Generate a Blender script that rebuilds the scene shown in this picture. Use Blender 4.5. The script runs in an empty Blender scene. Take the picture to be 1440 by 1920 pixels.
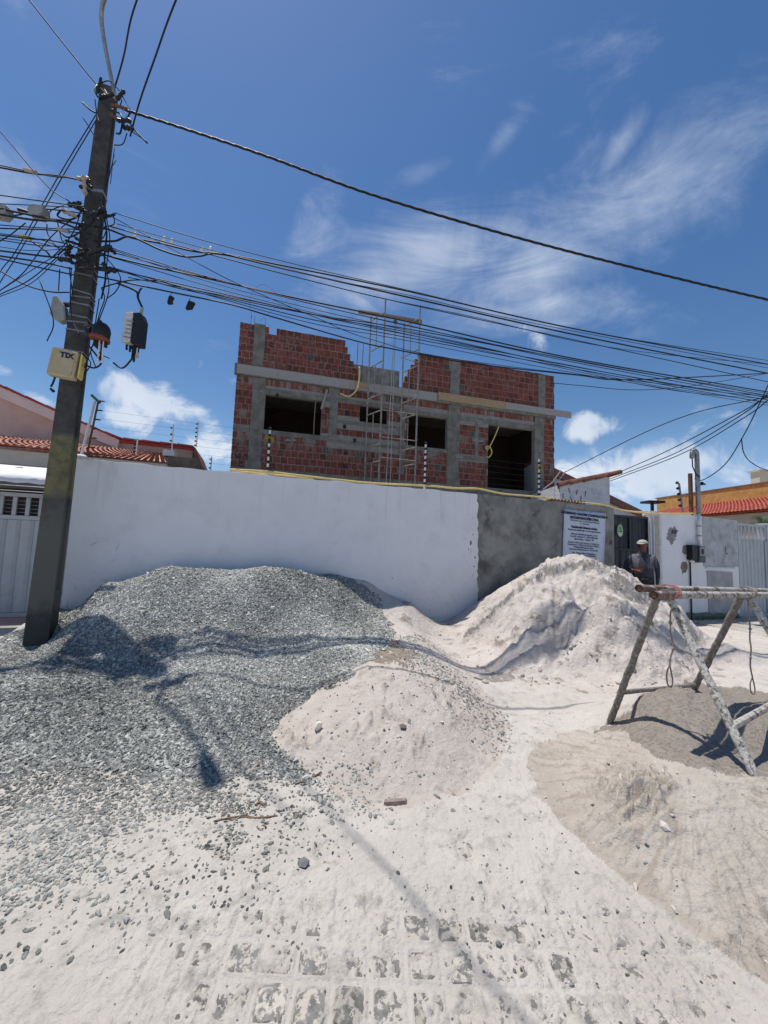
import bpy, math, random
import numpy as np
from mathutils import Vector, Matrix
random.seed(7); rng = np.random.default_rng(7)
S = bpy.context.scene
COL = S.collection

# ------------------------------------------------------------------ camera
FPX = 697.0; PITCH = math.radians(4.6); ROLL = math.radians(2.1); EYE = 1.55
fv = np.array([0, math.cos(PITCH), math.sin(PITCH)])
r0 = np.array([1., 0, 0]); u0 = np.array([0, -math.sin(PITCH), math.cos(PITCH)])
rv = math.cos(ROLL)*r0 + math.sin(ROLL)*u0
uv = -math.sin(ROLL)*r0 + math.cos(ROLL)*u0
CP = np.array([0, 0, EYE])
cam_d = bpy.data.cameras.new('camera'); cam = bpy.data.objects.new('camera', cam_d); COL.objects.link(cam)
cam_d.sensor_fit = 'VERTICAL'; cam_d.sensor_height = 36; cam_d.lens = FPX/1920*36
cam_d.clip_start = 0.05; cam_d.clip_end = 2000
M = Matrix.Identity(4)
for i in range(3):
    M[i][0] = rv[i]; M[i][1] = uv[i]; M[i][2] = -fv[i]; M[i][3] = CP[i]
cam.matrix_world = M
S.camera = cam

# ------------------------------------------------------------------ sun, exposure
SA, SB = .25, -.12                       # ground shadow of a point one metre up
sdir = Vector((-SA, -SB, 1)).normalized()  # towards the sun
sl = bpy.data.lights.new('sun', 'SUN'); so = bpy.data.objects.new('sun', sl); COL.objects.link(so)
sl.energy = 4.6; sl.angle = math.radians(.53); sl.color = (1, .955, .895)
so.rotation_euler = sdir.to_track_quat('Z', 'Y').to_euler(); so.location = (0, 0, 30)
S.view_settings.view_transform = 'Standard'; S.view_settings.look = 'None'
S.view_settings.gamma = 1; S.view_settings.use_curve_mapping = False
S.view_settings.exposure = 0.08
SKY_STRENGTH = .088

def ray(px, py): return fv + rv*(px-720)/FPX - uv*(py-960)/FPX
def D(px, py, y): d = ray(px, py); return CP + d*(y/d[1])
def G(px, py, h): d = ray(px, py); return CP + d*((h-EYE)/d[2])
def PL(px, py, a, b): d = ray(px, py); return CP + d*(a/(d[1]-b*d[0]))
def projn(X, Y, Z):
    vx, vy, vz = X, Y, Z-EYE
    z = vx*fv[0]+vy*fv[1]+vz*fv[2]; z = np.maximum(z, 1e-3)
    return 720+FPX*(vx*rv[0]+vy*rv[1]+vz*rv[2])/z, 960-FPX*(vx*uv[0]+vy*uv[1]+vz*uv[2])/z

# ------------------------------------------------------------------ node helpers
class NT:
    def __init__(s, tree): s.t = tree
    def n(s, typ, **kw):
        nd = s.t.nodes.new(typ)
        for k, v in kw.items():
            if k.startswith('i_'):
                key = k[2:]; key = int(key) if key.isdigit() else key
                nd.inputs[key].default_value = v
            else: setattr(nd, k, v)
        return nd
    def l(s, a, b): s.t.links.new(a, b)
    def math(s, op, a, b=None, c=None, clamp=False):
        nd = s.t.nodes.new('ShaderNodeMath'); nd.operation = op; nd.use_clamp = clamp
        for i, x in enumerate((a, b, c)):
            if x is None: continue
            if isinstance(x, (int, float)): nd.inputs[i].default_value = x
            else: s.l(x, nd.inputs[i])
        return nd.outputs[0]
    def mix(s, f, a, b):
        nd = s.t.nodes.new('ShaderNodeMix'); nd.data_type = 'RGBA'
        for sock, x in ((nd.inputs[0], f), (nd.inputs[6], a), (nd.inputs[7], b)):
            if isinstance(x, (int, float)): sock.default_value = x
            elif isinstance(x, tuple): sock.default_value = (*x[:3], 1)
            else: s.l(x, sock)
        return nd.outputs[2]
    def smooth(s, x, lo, hi, a=0., b=1.):
        nd = s.t.nodes.new('ShaderNodeMapRange'); nd.interpolation_type = 'SMOOTHSTEP'
        s.l(x, nd.inputs[0])
        for i, v in enumerate((lo, hi, a, b)): nd.inputs[1+i].default_value = v
        return nd.outputs[0]
    def noise(s, vec, scale, detail=4, rough=.55, dist=0.):
        nd = s.t.nodes.new('ShaderNodeTexNoise')
        s.l(vec, nd.inputs['Vector']); nd.inputs['Scale'].default_value = scale
        nd.inputs['Detail'].default_value = detail; nd.inputs['Roughness'].default_value = rough
        nd.inputs['Distortion'].default_value = dist
        return nd.outputs[0]

# ------------------------------------------------------------------ sky
W = bpy.data.worlds.new('World'); S.world = W; W.use_nodes = True
t = NT(W.node_tree); W.node_tree.nodes.clear()
sky = t.n('ShaderNodeTexSky'); sky.sky_type = 'NISHITA'; sky.sun_disc = False
sky.sun_elevation = math.asin(sdir.z); sky.sun_rotation = math.atan2(sdir.x, sdir.y)
sky.air_density = 1.15; sky.dust_density = .35; sky.ozone_density = 2.2
tc = t.n('ShaderNodeTexCoord'); dv = tc.outputs['Generated']
def vdot(vec, c):
    nd = t.n('ShaderNodeVectorMath', operation='DOT_PRODUCT'); t.l(vec, nd.inputs[0]); nd.inputs[1].default_value = c
    return nd.outputs['Value']
def blob(px, py, sx, sy, rot, soft=0.0):
    c = ray(px, py); L = np.linalg.norm(c); c = c/L
    a = math.radians(rot)
    e1 = rv*math.cos(a) + uv*math.sin(a); e2 = -rv*math.sin(a) + uv*math.cos(a)
    e1 = e1 - c*(c@e1); e1 /= np.linalg.norm(e1); e2 = e2 - c*(c@e2); e2 /= np.linalg.norm(e2)
    s1 = sx/FPX/L; s2 = sy/FPX/L/(1+0*L)
    x = t.math('MULTIPLY', vdot(dv, tuple(e1)), 1/s1); y = t.math('MULTIPLY', vdot(dv, tuple(e2)), 1/s2)
    r2 = t.math('ADD', t.math('MULTIPLY', x, x), t.math('MULTIPLY', y, y))
    front = t.math('GREATER_THAN', vdot(dv, tuple(c)), .2)
    m = t.smooth(t.math('SQRT', r2), soft, 1.25, 1., 0.)
    return t.math('MULTIPLY', m, front)
def maxall(L):
    o = L[0]
    for x in L[1:]: o = t.math('MAXIMUM', o, x)
    return o
# thin streaks: noise stretched along the wind
mp = t.n('ShaderNodeMapping'); t.l(dv, mp.inputs[0]); mp.inputs['Rotation'].default_value = (0.25, .5, .2); mp.inputs['Scale'].default_value = (1.2, 3., 5.)
nw = t.math('ADD', t.math('MULTIPLY', t.noise(mp.outputs[0], 2.1, 9, .66, 1.1), .62), t.math('MULTIPLY', t.noise(dv, 4.2, 6, .6, .9), .38))
wisp = t.math('ADD', maxall([
    blob(790, 490, 330, 95, 9), blob(1100, 440, 400, 120, 16), t.math('MULTIPLY', blob(1300, 360, 260, 70, 22), .75),
    t.math('MULTIPLY', blob(1165, 275, 75, 34, 52), .85), t.math('MULTIPLY', blob(935, 270, 75, 30, 32), .6), t.math('MULTIPLY', blob(590, 420, 60, 130, -28), .5),
    t.math('MULTIPLY', blob(30, 380, 150, 90, -20), .5), t.math('MULTIPLY', blob(800, 320, 110, 24, 8), .45),
    t.math('MULTIPLY', blob(1050, 560, 170, 60, -15), .75)]),
    t.math('MULTIPLY', t.math('SUBTRACT', nw, .5), 3.3))
wisp0 = wisp
wisp = t.smooth(wisp, .12, 1.9)
# cumulus
nc = t.noise(dv, 9.5, 10, .62, .5)
nc2 = t.noise(dv, 2.6, 5, .5, .1)
cm = maxall([blob(300, 750, 105, 60, -14, .2), blob(240, 790, 60, 40, 0, .1), blob(400, 835, 60, 50, -20, .2),
    blob(1110, 798, 56, 36, 5, .2), t.math('MULTIPLY', blob(1335, 785, 80, 42, 8, .1), .72), blob(1210, 885, 175, 62, 0, .3),
    t.math('MULTIPLY', blob(1060, 890, 130, 45, 0, .2), .85), t.math('MULTIPLY', blob(1390, 880, 150, 60, 0, .2), .8), t.math('MULTIPLY', blob(0, 695, 30, 22, 0, .2), .8),
    t.math('MULTIPLY', blob(85, 745, 60, 18, -10, .2), .65), t.math('MULTIPLY', blob(400, 695, 50, 20, -20, .1), .5), t.math('MULTIPLY', blob(1000, 600, 60, 60, -50, .1), .72)])
z = t.n('ShaderNodeSeparateXYZ'); t.l(dv, z.inputs[0])
# the same broken fair-weather cloud goes on all round outside the frame
behind = t.smooth(z.outputs[1], .35, .0, 0., 1.)
low = t.math('MULTIPLY', t.smooth(z.outputs[2], .02, .12), t.smooth(z.outputs[2], .55, .2))
gen = t.math('MULTIPLY', t.math('MULTIPLY', behind, low), t.smooth(nc2, .50, .62))
cum = t.smooth(t.math('ADD', t.math('MULTIPLY', maxall([cm, gen]), 1.0), t.math('MULTIPLY', t.math('SUBTRACT', nc, .5), 3.6)), .40, 1.25)
cum = t.math('MULTIPLY', cum, t.smooth(maxall([cm, gen]), .0, .25))
dens = t.math('MAXIMUM', t.math('MULTIPLY', wisp, .78), t.math('MULTIPLY', cum, .9), clamp=True)
hz = t.smooth(z.outputs[2], .32, -.02, 0., .85)
hsv = t.n('ShaderNodeHueSaturation'); hsv.inputs['Saturation'].default_value = 1.24; hsv.inputs['Value'].default_value = 1.12; hsv.inputs['Hue'].default_value = .5045
t.l(sky.outputs[0], hsv.inputs['Color'])
base = t.mix(hz, hsv.outputs[0], (3.3, 5.5, 9.6))
ccol = t.mix(t.smooth(nc2, .3, .7), (6.6, 7.6, 9.2), (9.0, 9.5, 10.2))
full = t.mix(dens, base, ccol)
bg = t.n('ShaderNodeBackground'); bg.inputs[1].default_value = SKY_STRENGTH; t.l(full, bg.inputs[0])
wo = t.n('ShaderNodeOutputWorld'); t.l(bg.outputs[0], wo.inputs[0])

# ------------------------------------------------------------------ materials
MATS = {}
def dummy(): pass
def mat(name, c1, c2=None, scale=8., rough=.85, bump=0., bscale=60., metal=0., c3=None, s3=1.5, t3=(.5, .62), rnd=0., detail=6, extra=None, bdet=4, stretch=None, spec=.3):
    if name in MATS: return MATS[name]
    m = bpy.data.materials.new(name); m.use_nodes = True; MATS[name] = m
    k = NT(m.node_tree); b = m.node_tree.nodes['Principled BSDF']
    geo = k.n('ShaderNodeNewGeometry'); pos = geo.outputs['Position']
    if stretch:
        mpn = k.n('ShaderNodeMapping'); k.l(pos, mpn.inputs[0]); mpn.inputs['Scale'].default_value = stretch; pos = mpn.outputs[0]
    col = c1
    if c2 is not None:
        nz = k.noise(pos, scale, detail, .6, .1)
        col = k.mix(k.smooth(nz, .3, .7), c1, c2)
    if c3 is not None:
        n3 = k.noise(pos, s3, 8, .68, .3)
        col = k.mix(k.smooth(n3, t3[0], t3[1]), col, c3)
    if rnd:
        oi = k.n('ShaderNodeObjectInfo')
        rr = k.math('FRACT', k.math('ADD', oi.outputs['Random'], geo.outputs['Random Per Island']))
        hs = k.n('ShaderNodeHueSaturation'); k.l(k.math('MULTIPLY_ADD', rr, rnd, 1-rnd/2), hs.inputs['Value'])
        if isinstance(col, tuple): hs.inputs['Color'].default_value = (*col[:3], 1)
        else: k.l(col, hs.inputs['Color'])
        col = hs.outputs[0]
    if extra: col = extra(k, geo, col)
    if isinstance(col, tuple): b.inputs['Base Color'].default_value = (*col[:3], 1)
    else: k.l(col, b.inputs['Base Color'])
    b.inputs['Roughness'].default_value = rough; b.inputs['Metallic'].default_value = metal
    b.inputs['Specular IOR Level'].default_value = spec
    if bump:
        nb = k.noise(pos, bscale, bdet, .65)
        bp = k.n('ShaderNodeBump'); bp.inputs['Strength'].default_value = 1.; bp.inputs['Distance'].default_value = bump
        k.l(nb, bp.inputs['Height']); k.l(bp.outputs[0], b.inputs['Normal'])
    return m

def edirt(amount=.5, lo=.45, hi=.62, colr=(.12, .11, .1), sc=3.):
    def f(k, geo, col):
        n = k.noise(geo.outputs['Position'], sc, 9, .7, .4)
        f_ = k.math('MULTIPLY', k.smooth(n, lo, hi), amount)
        return k.mix(f_, col, colr)
    return f
mSand = mat('sand_street', (.47, .435, .385), (.54, .505, .455), 2.2, .95, .016, 42, c3=(.37, .345, .305), s3=9., t3=(.50, .68), spec=.1, bdet=8)
mSandMid = mat('sand_mid', (.44, .39, .34), (.50, .445, .395), 6, .95, .016, 36, c3=(.30, .25, .205), s3=9, t3=(.53, .72), bdet=8, spec=.1)
mSandBack = mat('sand_back', (.47, .42, .375), (.54, .49, .445), 3.5, .95, .022, 24, c3=(.27, .225, .19), s3=4.6, t3=(.53, .66), spec=.1, bdet=8)
def streaks(k, geo, col):
    s_ = k.n('ShaderNodeSeparateXYZ'); k.l(geo.outputs['Position'], s_.inputs[0])
    dx, dy = k.math('SUBTRACT', s_.outputs[0], 1.75), k.math('SUBTRACT', s_.outputs[1], 2.2)
    ang = k.math('ARCTAN2', dx, dy); dist = k.math('SQRT', k.math('ADD', k.math('MULTIPLY', dx, dx), k.math('MULTIPLY', dy, dy)))
    wv = k.noise(geo.outputs['Position'], 3.5, 4, .6)
    cb = k.n('ShaderNodeCombineXYZ'); k.l(k.math('ADD', k.math('MULTIPLY', ang, 16.), k.math('MULTIPLY', wv, 4.)), cb.inputs[0]); k.l(k.math('MULTIPLY', dist, 2.2), cb.inputs[1])
    n = k.noise(cb.outputs[0], 1., 5, .62)
    f = k.math('MULTIPLY', k.smooth(n, .44, .66, 0., .62), k.smooth(dist, .1, .4))
    at = k.n('ShaderNodeAttribute'); at.attribute_name = 'streak'
    return k.mix(k.math('MAXIMUM', f, k.math('MULTIPLY', at.outputs['Fac'], .5)), col, (.28, .235, .19))
mSandRight = mat('sand_right', (.415, .37, .315), (.475, .425, .37), 4, extra=streaks, rough=.95, bump=.018, bscale=34, spec=.1, c3=(.31, .265, .215), s3=9, t3=(.55, .7), bdet=8) if True else mat('x', (.3, .3, .3), (.3, .3, .3), 4, .95, .018, 34, spec=.1, c3=(.27, .22, .175), s3=9, t3=(.55, .7), bdet=8)
mSandMound = mat('sand_mound', (.235, .205, .17), (.30, .26, .22), 14, .95, .014, 60, c3=(.18, .155, .135), s3=40, t3=(.5, .6), bdet=8)
mGravelBed = mat('gravel_bed', (.16, .165, .165), (.26, .265, .26), 60, .95, .03, 40, bdet=6)
def stonecol(k, geo, col):
    at = k.n('ShaderNodeAttribute'); at.attribute_name = 'tone'
    r = k.n('ShaderNodeValToRGB'); k.l(at.outputs['Fac'], r.inputs[0])
    e = r.color_ramp.elements; e[0].color = (.05, .052, .048, 1); e[1].color = (.64, .63, .57, 1)
    x = e.new(.5); x.color = (.30, .30, .27, 1)
    n = k.noise(geo.outputs['Position'], 90, 3)
    return k.mix(k.smooth(n, .35, .7, 0, .3), r.outputs[0], (.46, .46, .44))
mStone = mat('gravel_stone', (.2, .2, .2), rough=.95, extra=stonecol, spec=.08)
mCobble = mat('cobble', (.125, .12, .11), (.21, .205, .19), 30, .9, .006, 90, c3=(.42, .385, .33), s3=26, t3=(.47, .56), rnd=.4, spec=.1)
def wallwear(k, geo, col):
    s_ = k.n('ShaderNodeSeparateXYZ'); k.l(geo.outputs['Position'], s_.inputs[0]); zz = s_.outputs[2]
    mp_ = k.n('ShaderNodeMapping'); k.l(geo.outputs['Position'], mp_.inputs[0]); mp_.inputs['Scale'].default_value = (9, 9, .55)
    st = k.noise(mp_.outputs[0], 1., 6, .65); n = k.noise(geo.outputs['Position'], 2.4, 9, .68, .3); n2 = k.noise(geo.outputs['Position'], 34, 4, .7)
    drip = k.math('MULTIPLY', k.smooth(st, .52, .72), k.smooth(zz, 1.5, 2.5, 0., .34))
    c = k.mix(drip, col, (.34, .335, .33))
    c = k.mix(k.smooth(n, .50, .74, 0., .26), c, (.40, .39, .38))
    sp = k.math('MULTIPLY', k.smooth(k.math('ADD', zz, k.math('MULTIPLY', n, 1.2)), 2.1, .9), k.smooth(n2, .56, .66, .12, .6))
    return k.mix(sp, c, (.36, .34, .31))
mWhite = mat('white_paint', (.70, .695, .70), (.735, .73, .73), 3, .8, .003, 22, extra=wallwear)
mWhiteB = mat('white_old', (.52, .53, .55), (.60, .61, .63), 5, .85, .003, 30, extra=edirt(.5, .52, .68, (.25, .25, .25), 3.))
mCement = mat('cement_render', (.17, .165, .145), (.30, .29, .26), 3.2, .92, .006, 25, c3=(.105, .1, .092), s3=2.4, t3=(.52, .70), bdet=8, extra=edirt(.35, .6, .75, (.42, .41, .4), 9))
mConc = mat('concrete', (.13, .125, .10), (.225, .212, .18), 5, .9, .004, 30, extra=edirt(.5, .52, .68, (.13, .13, .12), 6))
mConcPatch = mat('cement_patch', (.20, .2, .19), (.28, .28, .27), 8, .9, .003, 40)
def smear(k, geo, col):
    oi = k.n('ShaderNodeObjectInfo'); rr = k.math('FRACT', k.math('MULTIPLY', k.math('ADD', oi.outputs['Random'], geo.outputs['Random Per Island']), 7.31))
    col = k.mix(k.math('GREATER_THAN', rr, .975), col, (.07, .068, .06))
    s_ = k.n('ShaderNodeSeparateXYZ'); k.l(geo.outputs['Position'], s_.inputs[0]); zz = s_.outputs[2]
    mp_ = k.n('ShaderNodeMapping'); k.l(geo.outputs['Position'], mp_.inputs[0]); mp_.inputs['Scale'].default_value = (1, 1, .16)
    n = k.noise(mp_.outputs[0], 9, 5, .75); nb = k.noise(geo.outputs['Position'], 13, 5, .7); big = k.noise(geo.outputs['Position'], .8, 3)
    drips = None
    for a, b_, c in ((3.9, 4.5, 4.56), (4.85, 5.1, 5.2), (5.86, 6.0, 6.2)):
        m_ = k.math('MULTIPLY', k.smooth(zz, a, b_), k.smooth(zz, c+.02, c))
        drips = m_ if drips is None else k.math('MAXIMUM', drips, m_)
    f = k.math('MULTIPLY', k.smooth(n, .50, .58), k.math('MULTIPLY', drips, .9))
    g = k.math('MULTIPLY', k.smooth(nb, .52, .64), k.smooth(big, .40, .60, .05, .7))
    return k.mix(k.math('MAXIMUM', f, g), col, (.22, .21, .185))
mBrick = mat('brick_clay', (.125, .034, .023), (.20, .060, .040), 9, .9, .004, 60, rnd=.55, extra=smear)
mMortar = mat('mortar', (.21, .195, .17), (.28, .265, .235), 12, .95, .006, 40)
mDark = mat('inside_shade', (.03, .03, .03), rough=.95)  # near-black painted as the shade inside holes and behind slots
mBoard = mat('form_board', (.30, .20, .11), (.42, .30, .18), 10, .8, .003, 40, stretch=(1, 1, 6))
mPlank = mat('grey_plank', (.28, .26, .23), (.36, .34, .31), 12, .85, .003, 50, stretch=(1, 1, 8))
def poledirt(k, geo, col):
    s_ = k.n('ShaderNodeSeparateXYZ'); k.l(geo.outputs['Position'], s_.inputs[0]); zz = s_.outputs[2]
    n = k.noise(geo.outputs['Position'], 9, 7, .7)
    band = k.math('MULTIPLY', k.smooth(zz, 1.9, 2.0), k.smooth(zz, 2.72, 2.64))
    grey = k.mix(k.smooth(k.math('ADD', zz, k.math('MULTIPLY', n, .5)), 1.0, .75), (.125, .12, .10), (.055, .054, .05))
    c = k.mix(k.smooth(k.math('ADD', zz, k.math('MULTIPLY', n, .9)), 1.9, 2.6), grey, col)
    return k.mix(k.math('MULTIPLY', band, k.smooth(n, .36, .60, .35, .85)), c, (.20, .18, .085))
mPole = mat('pole_concrete', (.042, .040, .038), (.082, .078, .073), 7, .92, .004, 40, extra=poledirt)
mCable = mat('cable_black', (.012, .012, .014), rough=.6)
mGreyPipe = mat('galvanised', (.20, .21, .22), (.30, .31, .32), 20, .5, metal=.5)
mSteel = mat('scaffold_steel', (.20, .19, .17), (.33, .31, .28), 14, .7, extra=edirt(.5, .5, .65, (.12, .07, .04), 10))
mPipeCrust = mat('crusted_pipe', (.30, .27, .235), (.50, .47, .43), 30, .9, .006, 70, c3=(.13, .1, .08), s3=14, t3=(.5, .6))
mPipeLit = mat('crusted_pipe_lit', (.46, .44, .38), (.64, .62, .55), 30, .9, .01, 60, c3=(.20, .17, .14), s3=34, t3=(.52, .58), spec=.1)  # sunlit copy of the crusted pipe, the light is in its colour
mPipeShaded = mat('crusted_pipe_shaded', (.15, .13, .115), (.26, .235, .205), 30, .9, .01, 60, c3=(.40, .37, .33), s3=34, t3=(.56, .62), spec=.1)  # shaded copy of the crusted pipe, underside shade is in its colour
mRust = mat('rust', (.10, .045, .025), (.17, .08, .045), 30, .9)
mTile = mat('clay_tile', (.47, .23, .17), (.58, .34, .27), 7, .85, .003, 50, rnd=.45, extra=edirt(.4, .55, .7, (.2, .1, .08), 6))
mTileRed = mat('red_tile', (.42, .10, .07), (.52, .15, .10), 7, .85, .003, 50, rnd=.3)
mTileDark = mat('old_tile', (.16, .07, .055), (.25, .12, .09), 9, .9, .003, 50, rnd=.3)
mTrimRed = mat('red_trim', (.30, .04, .04), (.36, .06, .055), 9, .7)
mPink = mat('pink_wall', (.44, .31, .27), (.50, .36, .31), 2.5, .9, .002, 40, extra=edirt(.3, .55, .72, (.28, .2, .17), 2))
mCream = mat('cream_wall', (.48, .40, .32), (.54, .46, .38), 3, .9, .002, 40)
mOchre = mat('ochre_wall', (.46, .26, .075), (.58, .35, .12), 5, .9, .008, 14, extra=edirt(.5, .5, .66, (.25, .14, .05), 4))
mAwning = mat('awning_canvas', (.66, .65, .66), (.72, .71, .71), 3, .7)
mGate = mat('gate_metal', (.36, .385, .40), (.42, .445, .46), 5, .55, metal=.2, extra=edirt(.3, .5, .7, (.25, .22, .18), 3), stretch=(1, 1, .4))
mGateBlack = mat('gate_black', (.012, .015, .02), (.028, .033, .042), 9, .45, c3=(.06, .065, .07), s3=14, t3=(.6, .68))
mYellow = mat('yellow_hose', (.62, .47, .15), (.70, .56, .25), 8, .6)
mYellowBr = mat('yellow_bright', (.62, .50, .12), (.68, .56, .2), 8, .6)
mBoxY = mat('box_cream', (.42, .355, .215), (.47, .40, .26), 8, .7, extra=edirt(.3, .5, .7, (.3, .22, .06), 12))
mYPlate = mat('warning_yellow', (.30, .21, .02), (.2, .14, .02), 30, .7)
mPVC = mat('white_pvc', (.70, .70, .70), (.62, .62, .61), 8, .5)
mBlack = mat('black_plastic', (.015, .015, .017), rough=.5)
mGreyBox = mat('grey_plastic', (.24, .255, .25), (.30, .315, .30), 10, .7)
mPinkFloor = mat('pink_floor', (.42, .22, .20), (.48, .28, .25), 6, .9)
mPave = mat('pavement', (.34, .31, .27), (.44, .405, .355), 3, .95, .003, 40, extra=edirt(.5, .5, .65, (.2, .18, .15), 4))
mBanner = mat('banner_vinyl', (.50, .54, .62), (.54, .58, .66), 3, .55)
mInk = mat('ink', (.02, .02, .05), rough=.7)
mSkin = mat('skin', (.135, .058, .036), (.175, .078, .05), 20, .6)
mShirt = mat('shirt_dark', (.035, .035, .05), (.055, .055, .072), 12, .9, .004, 30)
mVest = mat('shirt_grey', (.10, .10, .115), (.13, .13, .145), 12, .9, .004, 30)
mTrouser = mat('trousers', (.025, .025, .03), rough=.9)
mCap = mat('cap_white', (.40, .40, .375), (.32, .32, .30), 25, .8)
mGreen = mat('sticker_green', (.22, .42, .16), rough=.5)
mLeaf = mat('leaf', (.05, .09, .03), (.09, .14, .05), 20, .6, rnd=.5)
mStick = mat('stick', (.16, .10, .06), (.24, .16, .10), 30, .9)
mPaleStone = mat('pale_stone', (.62, .54, .40), (.70, .64, .52), 25, .9)
mRope = mat('rope', (.20, .16, .14), (.28, .22, .19), 30, .9)
mRopePink = mat('pink_strap', (.27, .11, .095), (.36, .17, .15), 20, .8)
mWood = mat('old_wood', (.16, .12, .095), (.22, .17, .14), 12, .85, stretch=(1, 1, 6))
mCeramic = mat('ceramic', (.30, .24, .21), (.38, .31, .27), 20, .5)

# ------------------------------------------------------------------ objects
def tag(o, label=None, cat=None, group=None, kind=None):
    if label: o['label'] = label
    if cat: o['category'] = cat
    if group: o['group'] = group
    if kind: o['kind'] = kind
    return o
def empty(name, loc, label, cat, group=None):
    o = bpy.data.objects.new(name, None); COL.objects.link(o); o.location = Vector(loc); o.empty_display_size = .2
    return tag(o, label, cat, group)
LOC = {}
def absloc(o):
    v = Vector(o.location)
    while o.parent: o = o.parent; v = v + o.location
    return v
def link(name, me, m, parent=None, base=None):
    """me has world coordinates; base = object origin"""
    if base is None: base = Vector((0, 0, 0)) if parent is None else absloc(parent)
    base = Vector(base)
    if base.length: me.transform(Matrix.Translation(-base))
    for x in (m if isinstance(m, (list, tuple)) else [m]): me.materials.append(x)
    o = bpy.data.objects.new(name, me); COL.objects.link(o)
    if parent is not None: o.parent = parent; o.location = base - absloc(parent)
    else: o.location = base
    return o

class MB:
    def __init__(s): s.v = []; s.f = []; s.mi = []
    def add(s, vs, fs, mi=0):
        b = len(s.v); s.v += [tuple(map(float, p)) for p in vs]; s.f += [tuple(b+i for i in f) for f in fs]; s.mi += [mi]*len(fs)
        return s
    def box8(s, P, mi=0):
        return s.add(P, [(0, 3, 2, 1), (4, 5, 6, 7), (0, 1, 5, 4), (1, 2, 6, 5), (2, 3, 7, 6), (3, 0, 4, 7)], mi)
    def box(s, x0, x1, y0, y1, z0, z1, f=None, mi=0):
        P = [(x0, y0, z0), (x1, y0, z0), (x1, y1, z0), (x0, y1, z0), (x0, y0, z1), (x1, y0, z1), (x1, y1, z1), (x0, y1, z1)]
        if f: P = [f(*p) for p in P]
        return s.box8(P, mi)
    def prism(s, poly, h0, h1, f, mi=0):
        n = len(poly)
        vs = [f(a, b, h0) for a, b in poly] + [f(a, b, h1) for a, b in poly]
        fs = [tuple(range(n))[::-1], tuple(range(n, 2*n))] + [(i, (i+1) % n, n+(i+1) % n, n+i) for i in range(n)]
        return s.add(vs, fs, mi)
    def tube(s, pts, r, n=8, cap=True, mi=0, lump=0., seed=0):
        pts = [np.array(p, float) for p in pts]; m = len(pts)
        R = [r]*m if isinstance(r, (int, float)) else r
        rg = np.random.default_rng(seed)
        up = None; vs = []
        for i in range(m):
            d = pts[min(i+1, m-1)] - pts[max(i-1, 0)]; d /= (np.linalg.norm(d)+1e-9)
            if up is None:
                up = np.cross(d, [0, 0, 1.]) if abs(d[2]) < .95 else np.cross(d, [1., 0, 0])
            a = up - d*(d@up); a /= (np.linalg.norm(a)+1e-9); up = a; b = np.cross(d, a)
            for k in range(n):
                th = 2*math.pi*k/n; rr = R[i]*(1+lump*rg.normal())
                vs.append(pts[i] + (a*math.cos(th)+b*math.sin(th))*rr)
        fs = [(i*n+k, i*n+(k+1) % n, (i+1)*n+(k+1) % n, (i+1)*n+k) for i in range(m-1) for k in range(n)]
        if cap: fs += [tuple(range(n))[::-1], tuple(range((m-1)*n, m*n))]
        return s.add(vs, fs, mi)
    def lathe(s, prof, base, n=12, axis=(0, 0, 1), mi=0):
        ax = np.array(axis, float); ax /= np.linalg.norm(ax)
        a = np.cross(ax, [1., 0, 0]) if abs(ax[0]) < .9 else np.cross(ax, [0, 1., 0]); a /= np.linalg.norm(a); b = np.cross(ax, a)
        vs = []; base = np.array(base, float)
        for (r, h) in prof:
            for k in range(n):
                th = 2*math.pi*k/n; vs.append(base + ax*h + (a*math.cos(th)+b*math.sin(th))*r)
        m = len(prof)
        fs = [(i*n+k, i*n+(k+1) % n, (i+1)*n+(k+1) % n, (i+1)*n+k) for i in range(m-1) for k in range(n)]
        fs += [tuple(range(n))[::-1], tuple(range((m-1)*n, m*n))]
        return s.add(vs, fs, mi)
    def mesh(s, name, smooth=False):
        me = bpy.data.meshes.new(name); me.from_pydata(s.v, [], s.f)
        me.polygons.foreach_set('material_index', s.mi)
        if smooth: me.polygons.foreach_set('use_smooth', [True]*len(s.f))
        me.update(); return me
    def build(s, name, m, parent=None, base=None, smooth=False):
        return link(name, s.mesh(name, smooth), m, parent, base)

def text(body, size, origin, ex, ey, m, parent, name='lettering', align='CENTER', bold=0.0, depth=.001):
    c = bpy.data.curves.new('txt', 'FONT'); c.body = body; c.size = size; c.align_x = align; c.align_y = 'CENTER'
    c.offset = bold; c.extrude = depth; c.resolution_u = 2
    o = bpy.data.objects.new('txt', c); COL.objects.link(o)
    bpy.context.view_layer.update()
    me = bpy.data.meshes.new_from_object(o.evaluated_get(bpy.context.evaluated_depsgraph_get()))
    bpy.data.objects.remove(o); bpy.data.curves.remove(c)
    ex = Vector(ex).normalized(); ey = Vector(ey).normalized(); ez = ex.cross(ey)
    Mx = Matrix(((ex.x, ey.x, ez.x, origin[0]), (ex.y, ey.y, ez.y, origin[1]), (ex.z, ey.z, ez.z, origin[2]), (0, 0, 0, 1)))
    me.transform(Mx); me.materials.clear()
    return link(name, me, m, parent)

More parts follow.
